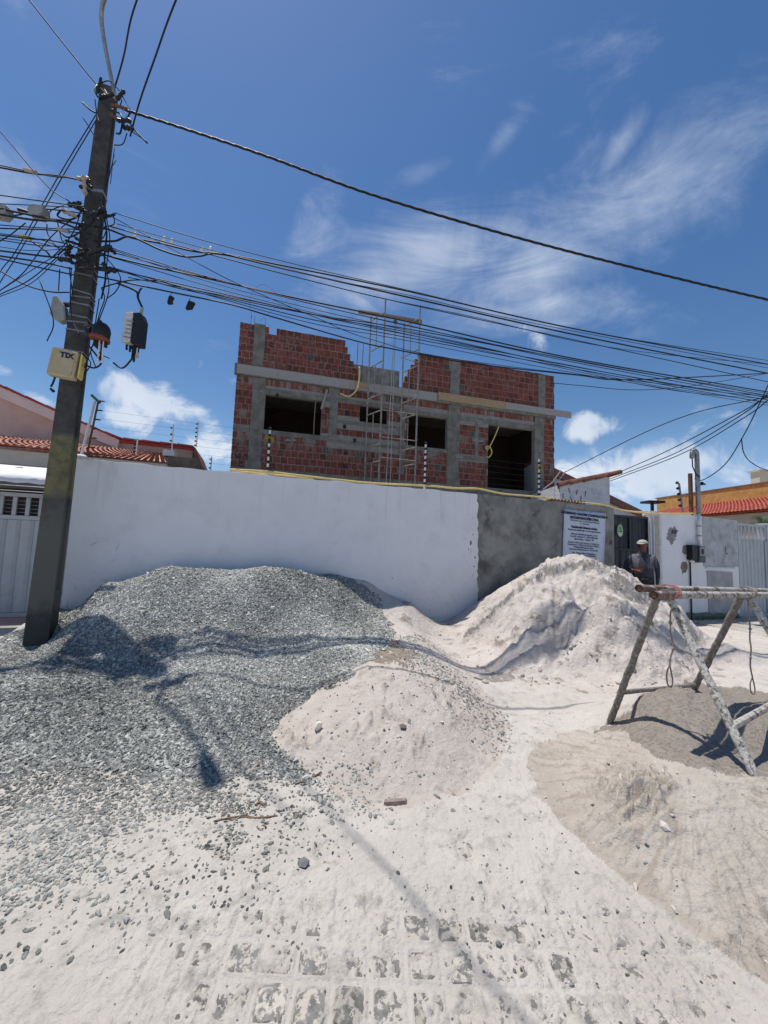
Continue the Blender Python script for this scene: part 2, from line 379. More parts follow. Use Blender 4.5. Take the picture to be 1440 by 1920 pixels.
# ------------------------------------------------------------------ numpy noise
def vnoise(x, y, seed=0):
    xi = np.floor(x).astype(np.int64); yi = np.floor(y).astype(np.int64); fx = x-xi; fy = y-yi
    fx = fx*fx*fx*(fx*(fx*6-15)+10); fy = fy*fy*fy*(fy*(fy*6-15)+10)
    def h(a, b):
        n = (a*374761393 + b*668265263 + seed*1442695041) & 0x7fffffff
        n = ((n ^ (n >> 13))*1274126177) & 0x7fffffff
        n = ((n ^ (n >> 16))*1103515245) & 0x7fffffff
        return ((n >> 8) & 0xffff)/65535.
    return (h(xi, yi)*(1-fx)+h(xi+1, yi)*fx)*(1-fy) + (h(xi, yi+1)*(1-fx)+h(xi+1, yi+1)*fx)*fy
def fbm(x, y, sc, octv=4, seed=0, gain=.5):
    a = 1.; tot = 0; s = 0
    for o in range(octv):
        ang = .6*o; xx = x*math.cos(ang)-y*math.sin(ang); yy = x*math.sin(ang)+y*math.cos(ang)
        s = s + a*(vnoise(xx*sc+13.7*o, yy*sc-7.3*o, seed+o)-.5)*2; tot += a; a *= gain; sc *= 2.03
    return s/tot
def ridge(x, y, sc, octv=3, seed=0):
    a = 1.; s = 0; tot = 0
    for o in range(octv):
        s = s + a*(1-np.abs(vnoise(x*sc+5.1*o, y*sc+9.2*o, seed+o)*2-1)); tot += a; a *= .5; sc *= 2.1
    return s/tot
def sstep(x, lo, hi):
    q = np.clip((x-lo)/(hi-lo), 0, 1); return q*q*(3-2*q)

# ------------------------------------------------------------------ terrain control points (picture point + height above the street)
CPTS = [
 # gravel: crest, band, slopes, toe
 (-120,1200,.25),(20,1196,.2),(60,1172,.36),(100,1145,.55),(200,1095,.89),(300,1068,1.08),(390,1066,1.1),(480,1065,1.12),(580,1072,1.07),(650,1098,.86),(700,1130,.60),
 (0,1228,.2),(60,1212,.22),(120,1180,.38),(200,1203,.44),(300,1214,.40),(390,1182,.54),(480,1203,.43),(560,1214,.38),(640,1184,.46),(690,1165,.47),
 (0,1300,.22),(150,1300,.19),(320,1290,.22),(390,1285,.29),(460,1290,.22),(580,1290,.2),
 (-200,1300,.15),(0,1370,.10),(200,1370,.09),(390,1365,.12),(480,1370,.06),(-200,1420,0),(0,1450,0),(200,1450,0),(400,1450,0),(520,1440,0),
 # middle sand
 (700,1232,.40),(750,1222,.36),(662,1262,.36),(600,1295,.22),(500,1380,.07),(720,1300,.31),(800,1290,.30),(760,1400,.15),(620,1400,.12),(860,1400,.10),(900,1330,.12),(850,1260,.20),
 (560,1450,0),(650,1500,0),(750,1515,0),(860,1485,0),(945,1410,0),(965,1345,0),
 # white strip by the wall and the valley
 (722,1120,.66),(770,1132,.58),(828,1168,.2),(800,1190,.2),(850,1225,.08),(770,1180,.4),
 # back pile
 (900,1125,.58),(950,1098,.86),(1010,1063,1.22),(1060,1056,1.28),(1120,1057,1.30),(1160,1070,1.18),(1200,1095,.97),(1240,1130,.7),(1290,1168,.43),(1340,1208,.18),(1390,1245,.03),
 (895,1185,.27),(880,1235,.05),(950,1165,.50),(950,1225,.20),(930,1262,.03),(1000,1130,.78),(1060,1120,.86),(1060,1190,.42),(1120,1150,.68),(1130,1110,.98),(1180,1150,.66),(1110,1240,.2),(1000,1262,.06),
 (1150,1290,.04),(1200,1200,.4),(1250,1230,.25),(1300,1262,.08),(1230,1180,.46),
 # mound under the trestle
 (1180,1345,.24),(1210,1313,.38),(1290,1298,.47),(1345,1305,.45),(1400,1320,.42),(1500,1335,.38),(1260,1380,.34),(1340,1400,.31),(1440,1420,.28),
 (1138,1356,.12),(1120,1375,.08),
 # right foreground pile
 (1165,1372,.19),(1230,1425,.28),(1300,1446,.31),(1400,1457,.31),(1500,1465,.3),(1190,1475,.25),(1120,1440,.16),(1100,1500,.09),(1250,1560,.16),(1350,1600,.17),(1440,1600,.2),(1440,1740,.07),(1300,1660,.08),
 (1000,1400,0),(990,1440,0),(1010,1500,0),(1060,1562,0),(1110,1610,0),(1180,1668,0),(1300,1752,0),(1440,1850,0),(1600,1850,.03),
 # street
 (950,1500,0),(950,1600,0),(800,1600,0),(600,1600,0),(400,1600,0),(200,1600,0),(0,1600,0),(0,1800,0),(300,1800,0),(600,1800,0),(900,1800,0),(1150,1800,0),(1300,1900,0),(600,1910,0),(0,1910,0),
 (1000,1330,0),(1050,1340,0),(1010,1300,.0),(1380,1250,.0),(1440,1250,0),(1440,1200,0),(1370,1190,0),
]
P3 = [G(*c) for c in CPTS]
WPTS = [(-2.2,5.45,.95),(-1.2,5.75,1.02),(-.2,6.1,.85),(-3.3,5.0,.7),(.3,6.32,.62),(1.9,6.85,.55),(2.7,7.15,.85),(3.3,7.3,.8),(4.2,7.3,.55),(4.8,7.5,.3),(5.6,7.0,.1),(6,8,.0),
        (7.5,7,0),(9,9,0),(2.0,3.5,.12),(2.7,3.7,.06),(3.6,3.9,.03),(1.5,3.5,.03),(5.0,3.2,0),(3.4,2.7,.27),(3.3,2.2,.2),(4,5,0),(5,6,.02),(-6,5,0),(-5,3,0),(-5,2,0),(-4.6,4.4,.1),(-4.5,5.1,.0),(-5.2,4.7,.0),(-4.2,4.9,.15),(-3,1,0),(3,1,.0),(0,.6,0),(12,9,0),(-6,7,0),(12,13,0),(4.3,2.0,.0),(3.4,1.4,.0),(4.4,2.6,.05),(5,1.5,0),(4,1,0)]
pts = np.array([[p[0], p[1], p[2]] for p in P3] + WPTS)
def tps_fit(P, lam=2e-4):
    n = len(P); d2 = ((P[:, None, :2]-P[None, :, :2])**2).sum(-1)
    K = .5*d2*np.log(d2+1e-12); K += np.eye(n)*lam
    A = np.zeros((n+3, n+3)); A[:n, :n] = K; A[:n, n] = 1; A[:n, n+1:] = P[:, :2]; A[n:, :n] = A[:n, n:].T
    b = np.zeros(n+3); b[:n] = P[:, 2]
    return np.linalg.solve(A, b)
TW = tps_fit(pts)
def tps(x, y):
    x = np.asarray(x, float); y = np.asarray(y, float); sh = x.shape; x = x.ravel(); y = y.ravel(); out = np.zeros_like(x)
    for i in range(0, len(x), 40000):
        xs = x[i:i+40000]; ys = y[i:i+40000]
        d2 = (xs[:, None]-pts[None, :, 0])**2 + (ys[:, None]-pts[None, :, 1])**2
        out[i:i+40000] = (.5*d2*np.log(d2+1e-12))@TW[:-3] + TW[-3] + TW[-2]*xs + TW[-1]*ys
    return out.reshape(sh)
CGX, CGY = .133, .131
def cob_cell(x, y):
    row = np.floor(y/CGY); off = (vnoise(row*7.7, row*0+3.3, 5)-.5)*.05
    u = (x+off)/CGX; col = np.floor(u)
    du = np.minimum(u-col, col+1-u)*CGX; dw = np.minimum(y/CGY-row, row+1-y/CGY)*CGY
    return col, row, np.minimum(du, dw)
def inside(px, py, poly):
    r = np.zeros(px.shape, bool); n = len(poly)
    for i in range(n):
        x0, y0 = poly[i]; x1, y1 = poly[(i+1) % n]
        if y0 == y1: continue
        c = ((y0 > py) != (y1 > py)) & (px < (x1-x0)*(py-y0)/(y1-y0)+x0)
        r ^= c
    return r
POLY = {
 'gravel': [(-400,1120),(0,1190),(45,1180),(100,1120),(200,1080),(300,1050),(480,1045),(580,1055),(640,1075),(703,1118),(722,1160),(738,1192),(700,1235),(600,1290),(500,1378),(530,1412),(600,1470),(560,1468),(420,1452),(300,1462),(150,1440),(0,1455),(-400,1480)],
 'back': [(703,1100),(760,1095),(835,1160),(880,1100),(1000,1040),(1060,1030),(1130,1030),(1210,1060),(1300,1140),(1400,1225),(1420,1262),(1330,1292),(1200,1300),(1120,1305),(1050,1285),(960,1292),(900,1278),(850,1258),(760,1215),(738,1192)],
 'mid': [(700,1208),(738,1195),(760,1216),(850,1260),(905,1290),(948,1345),(952,1400),(905,1470),(860,1492),(750,1520),(640,1498),(530,1412),(498,1378),(600,1292),(675,1240)],
 'mound': [(1112,1375),(1180,1335),(1200,1300),(1290,1280),(1440,1300),(1900,1330),(1900,1460),(1440,1458),(1390,1452),(1300,1443),(1230,1425),(1160,1368)],
 'right': [(1160,1368),(1230,1425),(1300,1443),(1390,1452),(1440,1458),(1900,1470),(2000,2100),(1440,1850),(1300,1752),(1180,1668),(1060,1562),(1010,1500),(988,1440),(1003,1398),(1080,1372),(1112,1375)],
}
def softmask(px, py, key, w=14):
    m = 0
    for dx, dy in ((0, 0), (w, 0), (-w, 0), (0, w), (0, -w)): m = m + inside(px+dx, py+dy, POLY[key])
    return m/5.
def height(x, y, fine=True):
    h = tps(x, y); h = np.where(h < .02, .02*np.exp(np.clip((h-.02)/.02, -8, 0)), h)-.006
    px, py = projn(x, y, h)
    mb = softmask(px, py, 'back'); mr = softmask(px, py, 'right', 20); mm = softmask(px, py, 'mid', 10); mg = softmask(px, py, 'gravel'); mo = softmask(px, py, 'mound')
    n1 = fbm(x, y, 3., 5, 3); n2 = fbm(x, y, 14., 4, 11); n3 = fbm(x, y, 45., 3, 23)
    street = np.clip(1-mb-mr-mm-mg-mo, 0, 1)
    d = street*(n1*.010+n2*.007+n3*.0035+.017)
    # back pile: slabby crust, ledges and lumps
    rg = ridge(x+.3*n1, y*.8-.2*x, 2.6, 4, 31)
    ter = vnoise(x*1.7+n1, h*7+n1*1.5, 41)
    rg2 = ridge(x*1.3+y*.5, y*1.1-x*.3, 6.5, 3, 33)
    LX = np.array([1000-180, 900, 1000, 1060, 1120, 1195, 1260]); LY = np.array([1300, 1268, 1238, 1188, 1152, 1146, 1175])
    dl = np.interp(px, LX, LY) - py + n2*9                       # above (+) or below (-) the ledge
    ledge = sstep(dl, -5, 5)*np.exp(-np.maximum(dl, 0)/38.)*sstep(px, 880, 930)*sstep(px, 1225, 1180)
    el = py - np.interp(px, [845, 900, 955, 1005, 1015], [1215, 1165, 1115, 1080, 1064]) + n2*8
    rim = sstep(el, 0, 9)*np.exp(-np.maximum(el, 0)/45.)*sstep(px, 845, 875)*sstep(px, 1030, 1012)
    er = py - np.interp(px, [985, 1010, 1060, 1120, 1160, 1200, 1240], [1082, 1064, 1054, 1054, 1066, 1094, 1130]) + n2*7
    rim2 = sstep(er, 5, 15)*np.exp(-np.maximum(er, 0)/50.)*sstep(px, 1005, 1020)*sstep(px, 1245, 1225)
    cx_ = np.exp(-(((px-915)/38)**2+((py-1212)/26)**2)); fl = sstep(px, 905, 850)+sstep((px-830)*.55-(1168-py)+6, 14, -4)*(px < 1010)
    scarp = np.exp(-(((px-1170)/34)**2+((py-1108-(px-1170)*.55)/20)**2))
    amp = np.clip(1-fl, .12, 1)
    d = d + mb*(amp*(n1*.045 + (rg-.6)*.17 + (rg2-.62)*.085 + (ter-.5)*.06 + n2*.022 + n3*.008) + ledge*.085 + sstep(dl, 4, 14)*np.exp(-np.maximum(dl, 0)/75.)*sstep(px, 890, 940)*sstep(px, 1225, 1180)*.028*np.sin(dl/11.+n1*5) - rim*.11 - rim2*.10 - cx_*.10 - scarp*.06 - np.exp(-(((px-930)/34)**2+((py-1272)/8)**2))*.08 + np.exp(-(((px-930)/40)**2+((py-1254)/8)**2))*.06)*sstep(h, .0, .3)
    # middle pile: small clods
    clod = np.maximum(fbm(x, y, 19., 3, 51)-.16, 0); area = sstep(fbm(x, y, 3.2, 2, 57), -.1, .35)
    d = d + mm*(n1*.02+n2*.009+clod*.085*area+n3*.005)
    # right pile: scraped furrows running down to the left, a broken patch near its top
    fa = np.arctan2(y-2.15, x-1.75); frd = np.hypot(y-2.15, x-1.75)
    furrow = vnoise(fa*10+n1*1.5+3*n1*frd, frd*1.6, 61)*.6+vnoise(fa*19+n1*2.5, frd*2.5, 63)*.4-.5+.25*n2
    ppx = np.exp(-(((px-1190)/70)**2+((py-1490)/55)**2))
    brk = np.maximum(ridge((x+y*.25)*1., y*1.8, 12, 3, 71)-.55, 0)
    d = d + mr*(n1*.02+furrow*.020*sstep(frd, .15, .6)+n2*.008+n3*.004+brk*(ppx*.28+.022) - ppx*.02)
    pj = np.exp(-(((px-1350)/60)**2+((py-1780)/28)**2))
    d = d + (mr+street)*brk*pj*.10
    d = d + mo*(n1*.012+n2*.005+n3*.004)
    d = d + mg*(fbm(x, y, 1.4, 3, 81)*.045+(ridge(x+y*.4, y, 1.6, 2, 83)-.6)*.07*sstep(h, .1, .3)+n3*.006)
    # cobbles just under the sand
    cz = np.exp(-(((px-830)/540)**4+((py-1900)/215)**4))
    cz = np.maximum(cz, .8*np.exp(-(((px-620)/40)**2+((py-1600)/26)**2)))
    cz = np.maximum(cz, .95*np.exp(-(((px-880)/26)**2+((py-1592)/26)**2)))
    cz = cz*street
    cc, rr, sd = cob_cell(x, y)
    patch = fbm(x*1.15, y, 20., 5, 91, .68); coarse = fbm(x, y, 3.1, 2, 95)
    cover = -.0022 + .019*patch*1.0 + .010*coarse + .0000
    hc = -.004 + cover + (.012*(1-cz))
    hc = np.where(sd < .017, np.maximum(hc, -.0015) - .0065*(1-sd/.017), hc)
    hb = h + d
    far_j = street*sstep(py, 1600, 1720)*sstep(fbm(x, y, 1.6, 2, 97), -.5, .1)*sstep(px, -100, 250)*sstep(px, 1330, 1240)
    hb = hb - far_j*np.maximum(1-sd/.02, 0)*.0055
    fine_ = fbm(x, y, 120., 2, 131)
    hb = hb + fine_*.0016; hc = hc + fine_*.0010
    w_ = sstep(cz, .08, .5)
    return hb*(1-w_) + hc*w_, (px, py)

# ------------------------------------------------------------------ terrain mesh, cut into street and piles
ys = [.78]
while ys[-1] < 12.5: ys.append(ys[-1] + min(.0024*ys[-1]**2+.0004, .03 if ys[-1] < 8 else .08))
ys = np.array(ys); ts = np.concatenate([np.arange(-1.9, -1.22, .02), np.arange(-1.22, 1.20, .0038), np.arange(1.20, 2.4, .02)])
Yg, Tg = np.meshgrid(ys, ts, indexing='ij'); Xg = Tg*Yg
Hg, (PX, PY) = height(Xg, Yg)
nr, ncol = Hg.shape
PX, PY = projn(Xg, Yg, Hg)
jx = fbm(Xg, Yg, 9., 4, 101)*11; jy = fbm(Xg, Yg, 9., 4, 107)*11
reg = np.zeros(Hg.shape, int)
for i, k_ in enumerate(('back', 'gravel', 'mid', 'mound', 'right')):
    reg[inside(PX+jx, PY+jy, POLY[k_])] = i+1
co = np.stack([Xg, Yg, Hg], -1).reshape(-1, 3)
ii, jj = np.meshgrid(np.arange(nr-1), np.arange(ncol-1), indexing='ij')
q = np.stack([ii*ncol+jj, ii*ncol+jj+1, (ii+1)*ncol+jj+1, (ii+1)*ncol+jj], -1).reshape(-1, 4)
qreg = reg[:-1, :-1].reshape(-1)
def np_mesh(name, co, faces, smooth=True):
    me = bpy.data.meshes.new(name); k = faces.shape[1]
    me.vertices.add(len(co)); me.vertices.foreach_set('co', co.astype(np.float32).ravel())
    me.loops.add(faces.size); me.loops.foreach_set('vertex_index', faces.astype(np.int32).ravel())
    me.polygons.add(len(faces)); me.polygons.foreach_set('loop_start', np.arange(0, faces.size, k, dtype=np.int32))
    me.polygons.foreach_set('loop_total', np.full(len(faces), k, dtype=np.int32))
    me.polygons.foreach_set('use_smooth', np.full(len(faces), smooth))
    me.update(); return me
TERR = {}
for rid, (nm, m_, lab, cat) in enumerate([
    ('street', mSand, None, None),
    ('sand_pile', mSandBack, 'tall white sand heap with crusted broken face against the grey wall', 'sand pile'),
    ('gravel_pile', mGravelBed, 'big heap of grey crushed stone beside the utility pole', 'gravel pile'),
    ('sand_pile', mSandMid, 'low pinkish sand heap with a brown top leaning on the gravel heap', 'sand pile'),
    ('sand_pile', mSandMound, 'small brownish sand mound under the pipe trestle', 'sand pile'),
    ('sand_pile', mSandRight, 'beige sand heap nearest the camera at the lower right, scraped down its side', 'sand pile')]):
    f_ = q[qreg == rid]; used, inv = np.unique(f_, return_inverse=True)
    me = np_mesh(nm, co[used], inv.reshape(-1, 4))
    o = link(nm, me, m_)
    if rid == 0: tag(o, kind='structure')
    else: tag(o, lab, cat, 'heaps of building sand' if nm == 'sand_pile' else None)
    TERR[rid] = o
STREET, GRAVEL = TERR[0], TERR[2]

me_ = TERR[5].data; v5 = np.empty(len(me_.vertices)*3); me_.vertices.foreach_get('co', v5); v5 = v5.reshape(-1, 3)
fa = np.arctan2(v5[:, 1]-2.15, v5[:, 0]-1.75); frd = np.hypot(v5[:, 1]-2.15, v5[:, 0]-1.75)
w1 = fbm(v5[:, 0], v5[:, 1], 3., 3, 3)
w2 = fbm(v5[:, 0], v5[:, 1], 16., 4, 13)
st = vnoise(fa*13+w1*2.5+w2*.6, frd*2.0, 61)*.5+vnoise(fa*31+w1*3+w2, frd*3.0, 65)*.35+.15+w2*.22
sx_, sy_ = projn(v5[:, 0], v5[:, 1], v5[:, 2])
wt = sstep(frd, .12, .4)*sstep(sx_, 1330, 1180)+.25
toe = np.exp(-(np.interp(sy_, [1400, 1440, 1500, 1560, 1610, 1665, 1750, 1850], [1003, 990, 1010, 1060, 1110, 1180, 1300, 1440])+26-sx_)**2/900.)
at = me_.attributes.new('streak', 'FLOAT', 'POINT'); at.data.foreach_set('value', np.clip(toe*.7*sstep(st, .3, .6), 0, 1).astype(np.float32))
me_ = TERR[3].data; me_.materials.append(mat('sand_brown', (.20, .155, .12), (.30, .24, .19), 14, .95, .012, 50, bdet=8))
cz3 = np.empty(len(me_.polygons)*3); me_.polygons.foreach_get('center', cz3); cz3 = cz3.reshape(-1, 3)
bx, by = projn(cz3[:, 0], cz3[:, 1], cz3[:, 2]); nn = fbm(cz3[:, 0], cz3[:, 1], 12, 4, 301)
me_.polygons.foreach_set('material_index', ((((bx-722)/62)**2+((by-1222)/24)**2 + nn*1.3) < .95).astype(np.int32))
# far ground under and around everything
b = MB(); b.add([(-300, -300, -.05), (300, -300, -.05), (300, 300, -.05), (-300, 300, -.05)], [(0, 1, 2, 3)])
tag(b.build('ground', mSand), kind='structure')

# cobbles: each stone a piece of the street
cells = []
for r_ in range(5, 19):
    offr = (float(vnoise(np.array([r_*7.7]), np.array([3.3]), 5)[0])-.5)*.05
    for c_ in range(-16, 18):
        cx, cy = (c_+.5)*CGX-offr, (r_+.5)*CGY
        px, py = projn(np.array([cx]), np.array([cy]), np.array([0.])); cells.append((cx, cy, px[0], py[0]))
vis = sorted([c for c in cells if -40 < c[2] < 1480 and c[3] < 1990 and c[3] > 1560], key=lambda c: -math.exp(-((c[2]-880)/430)**2)*c[3])
def cobble_pts(cx, cy, rg):
    hx, hy = CGX/2-.009+rg.uniform(-.004, .003), CGY/2-.009+rg.uniform(-.004, .003)
    def ringp(sx, sy, z):
        c = .018; P = [(-sx+c, -sy), (sx-c, -sy), (sx, -sy+c), (sx, sy-c), (sx-c, sy), (-sx+c, sy), (-sx, sy-c), (-sx, -sy+c)]
        return [(a+rg.uniform(-.006, .005), b_+rg.uniform(-.006, .005), z+rg.uniform(-.002, .002)) for a, b_ in P]
    v = ringp(hx, hy, -.06)+ringp(hx, hy, -.012)+ringp(hx-.009, hy-.009, -.0035)
    f = [(i+8*l, (i+1) % 8+8*l, (i+1) % 8+8*(l+1), i+8*(l+1)) for l in range(2) for i in range(8)] + [tuple(range(16, 24))]
    return v, f
rg = random.Random(3)
protos = []
for i in range(6):
    v, f = cobble_pts(0, 0, rg); me = MB().add(v, f).mesh('cobblestone'); me.materials.append(mCobble); protos.append(me)
for i, c in enumerate(vis[:290]):
    o = bpy.data.objects.new('cobblestone', protos[i % 6]); COL.objects.link(o); o.parent = STREET
    o.location = (c[0]+rg.uniform(-.005, .005), c[1]+rg.uniform(-.005, .005), rg.uniform(-.004, .002)); o.rotation_euler = (rg.uniform(-.02, .02), rg.uniform(-.02, .02), rg.uniform(-.09, .09))
b = MB()
for c in vis[290:]:
    v, f = cobble_pts(0, 0, rg); b.add([(p[0]+c[0], p[1]+c[1], p[2]) for p in v], f)
if b.v: tag(b.build('cobblestones', mCobble, STREET), kind='stuff')

# ------------------------------------------------------------------ gravel stones
ICO_V = []
phi = (1+5**.5)/2
for a, b_ in ((-1, phi), (1, phi), (-1, -phi), (1, -phi)): ICO_V.append((a, b_, 0))
for a, b_ in ((-1, phi), (1, phi), (-1, -phi), (1, -phi)): ICO_V.append((0, a, b_))
for a, b_ in ((-1, phi), (1, phi), (-1, -phi), (1, -phi)): ICO_V.append((b_, 0, a))
ICO_V = np.array(ICO_V)/np.linalg.norm(ICO_V[0])
ICO_F = np.array([(0,11,5),(0,5,1),(0,1,7),(0,7,10),(0,10,11),(1,5,9),(5,11,4),(11,10,2),(10,7,6),(7,1,8),(3,9,4),(3,4,2),(3,2,6),(3,6,8),(3,8,9),(4,9,5),(2,4,11),(6,2,10),(8,6,7),(9,8,1)])
OCT_V = np.array([(1,0,0),(-1,0,0),(0,1,0),(0,-1,0),(0,0,1),(0,0,-1)], float)
OCT_F = np.array([(0,2,4),(2,1,4),(1,3,4),(3,0,4),(2,0,5),(1,2,5),(3,1,5),(0,3,5)])
def stones(name, X, Y, size, seed, parent=None, lift=.25, toneb=(0., 1.), oct_=False):
    ICO_V, ICO_F = (OCT_V*1.15, OCT_F) if oct_ else (globals()['ICO_V'], globals()['ICO_F']); nv = len(ICO_V)
    rg = np.random.default_rng(seed); n = len(X)
    e = .01; H, _ = height(X, Y); Hx, _ = height(X+e, Y); Hy, _ = height(X, Y+e)
    N = np.stack([-(Hx-H)/e, -(Hy-H)/e, np.ones(n)], -1)
    N[:, :2] = np.clip(N[:, :2], -1.2, 1.2); N /= np.linalg.norm(N, axis=1)[:, None]
    N = N + rg.normal(0, .35, (n, 3)); N /= np.linalg.norm(N, axis=1)[:, None]
    A = rg.normal(size=(n, 3)); A -= N*(A*N).sum(1)[:, None]; A /= np.linalg.norm(A, axis=1)[:, None]
    B = np.cross(N, A)
    base = ICO_V[None]*(1+rg.normal(0, .17, (n, nv, 3)))
    sx = size*rg.uniform(.75, 1.3, n); sy = size*rg.uniform(.5, .85, n); sz = size*rg.uniform(.32, .62, n)
    V = base[:, :, 0:1]*(A*sx[:, None])[:, None]+base[:, :, 1:2]*(B*sy[:, None])[:, None]+base[:, :, 2:3]*(N*sz[:, None])[:, None]
    Pm = np.stack([X, Y, H+sz*lift], -1)
    V = V+Pm[:, None]
    F = (ICO_F[None]+(np.arange(n)*nv)[:, None, None]).reshape(-1, 3)
    me = np_mesh(name, V.reshape(-1, 3), F, False)
    tone = np.repeat(np.clip(rg.beta(1.5, 2.0, n)*(toneb[1]-toneb[0])+toneb[0]+.38*fbm(X, Y, 1.6, 3, 333), 0, 1), nv)
    at = me.attributes.new('tone', 'FLOAT', 'POINT'); at.data.foreach_set('value', tone.astype(np.float32))
    return tag(link(name, me, mStone, parent), kind='stuff')
def samp(n, seed, x0, x1, y0, y1):
    rg = np.random.default_rng(seed); return rg.uniform(x0, x1, n), rg.uniform(y0, y1, n), rg.uniform(0, 1, n)
X, Y, R_ = samp(420000, 1, -5.4, .6, 2.0, 6.3)
hh = np.maximum(tps(X, Y), 0); px, py = projn(X, Y, hh)
k_ = inside(px+fbm(X, Y, 5, 3, 5)*14, py+fbm(X, Y, 5, 3, 6)*14, POLY['gravel']) & (Y < 6.16+.345*X)
# thinner far away and out of the frame
k_ &= R_ < np.where(px < -30, .25, np.clip(1.5-.12*Y, .5, 1.))
X, Y = X[k_][:125000], Y[k_][:125000]
stones('gravel', X, Y, np.clip(rng.lognormal(-4.53, .33, len(X))*(1+.35*fbm(X, Y, 1.1, 2, 88))*np.interp(Y, [2.3, 3.3], [1.15, 1.]), .005, .026), 2, GRAVEL, oct_=True)
# stones spilled over the street and onto the sand heaps
X, Y, R_ = samp(300000, 11, -3.2, 2.6, 1.1, 6.0)
hh = np.maximum(tps(X, Y), 0); px, py = projn(X, Y, hh)
dn = np.zeros_like(X)
lf = np.interp(px, [-200, 0, 300, 480, 560, 680, 800], [1800, 1790, 1720, 1670, 1590, 1520, 1490])   # where the spill ends
below = np.clip((lf-py)/np.maximum(lf-1440, 1), 0, 1)
cl = fbm(X, Y, 2.6, 4, 201) ; cl2 = fbm(X*1., Y*1.6, 7., 3, 207)
dn = np.where((py > 1425) & (px < 700), np.clip(below*1.35+cl*1.9+cl2*1.1-.30, 0, 1)*np.clip(below*2.2, 0, 1), 0)
dn = np.where((py > 1425) & (px < 760), np.maximum(dn, np.where(py < lf+60, .10*np.exp(-np.maximum(py-lf, 0)/50.), 0)), dn)
strip = np.exp(-(((px-600)*.55-(py-1455))/14)**2) * (px > 500) * (px < 690)
dn = np.maximum(dn, strip*.8*(py > 1400))
dn = np.where(inside(px, py, POLY['mid']), np.maximum(dn*.3, .015+.13*np.exp(-(((px-(735+(py-1215)*1.05))/26)**2))), dn)
sp = (px > 738) & (px < 960) & (py > 1190) & (py < 1420)
dn = np.where(sp, np.maximum(dn, .3*np.exp(-(((px-(745+(py-1185)*1.02))/30)**2))), dn)
dn = np.where((px > 440) & (px < 1250) & (py > 1500), np.maximum(dn, .006), dn)
k_ = (R_ < dn*.75) & ~inside(px, py, POLY['gravel'])
X, Y = X[k_][:30000], Y[k_][:30000]
o = stones('spilled_gravel', X, Y, np.clip(rng.lognormal(-4.78, .36, len(X)), .003, .019), 12, None, .1, (.0, .6))
X, Y, R_ = samp(60000, 31, -2.4, 4.0, .95, 4.5)
hh = np.maximum(tps(X, Y), 0); px, py = projn(X, Y, hh)
k_ = (R_ < .13*np.clip(2./Y, .3, 1)**2*(.5+fbm(X, Y, 3, 3, 401))) & (py > 1330) & (px > -30) & (px < 1470)
stones('grit', X[k_], Y[k_], np.clip(rng.lognormal(-5.5, .4, int(k_.sum())), .002, .011), 32, None, .1, (.0, .5))
# small sand clods
X, Y, R_ = samp(60000, 21, -3, 4.5, 1.1, 6.8)
hh = np.maximum(tps(X, Y), 0); px, py = projn(X, Y, hh)
dn = .03*inside(px, py, POLY['mid'])+.025*inside(px, py, POLY['right'])+.08*inside(px, py, POLY['back'])*(fbm(X, Y, 4, 2, 5) > .05)
k_ = R_ < dn
Xc, Yc = X[k_], Y[k_]
o = stones('sand_clods', Xc, Yc, np.clip(rng.lognormal(-4.7, .45, len(Xc)), .005, .035), 22, None, .2)
o.data.materials[0] = mat('sand_clod', (.52, .45, .40), (.64, .56, .52), 9, .95, .004, 60)
X, Y, R_ = samp(9000, 41, .5, 4.6, 3.6, 6.9)
hh = np.maximum(tps(X, Y), 0); px, py = projn(X, Y, hh)
LX = [820, 900, 1000, 1060, 1120, 1195, 1260]; LY = [1300, 1268, 1238, 1188, 1152, 1146, 1175]
bel = np.interp(px, LX, LY) < py
k_ = (R_ < np.where(bel, .09, .008)*(fbm(X, Y, 2.5, 2, 5) > -.05)) & inside(px, py, POLY['back']) & (px > 870) & (px < 1330)
o = stones('sand_lumps', X[k_], Y[k_], np.clip(rng.lognormal(-3.65, .45, int(k_.sum())), .012, .07), 42, TERR[1], .0)
o.data.materials[0] = mSandBack
me_ = TERR[1].data; me_.materials.append(mat('damp_crust_hollow_shade', (.20, .185, .165), (.33, .30, .27), 16, .95, .014, 50, bdet=8, spec=.1))
cz3 = np.empty(len(me_.polygons)*3); me_.polygons.foreach_get('center', cz3); cz3 = cz3.reshape(-1, 3)
bx, by = projn(cz3[:, 0], cz3[:, 1], cz3[:, 2]); nn = fbm(cz3[:, 0], cz3[:, 1], 14, 5, 311, .65)
crest = np.interp(bx, [985, 1010, 1060, 1120, 1160, 1200, 1240], [1082, 1064, 1052, 1052, 1064, 1094, 1130])
m1 = (((bx-1172)/34)**2+((by-crest-26)/20)**2) < .9+nn*1.2
m2 = (np.abs(by-crest-9) < 7+nn*14) & (bx > 1000) & (bx < 1235) & (nn > -.05)
m3 = (((bx-930)/36)**2+((by-1270)/9)**2) < 1  # shade of the undercut hollow, painted with the dark crust material
e4 = by-np.interp(bx, [845, 900, 955, 1005, 1015], [1215, 1165, 1115, 1080, 1064])
m4 = (np.abs(e4-4) < 4+nn*9) & (bx > 868) & (bx < 1014)
me_.polygons.foreach_set('material_index', (m1 | m2 | m3 | m4).astype(np.int32))
Zg = lambda x, y: float(height(np.array([x]), np.array([y]))[0][0])

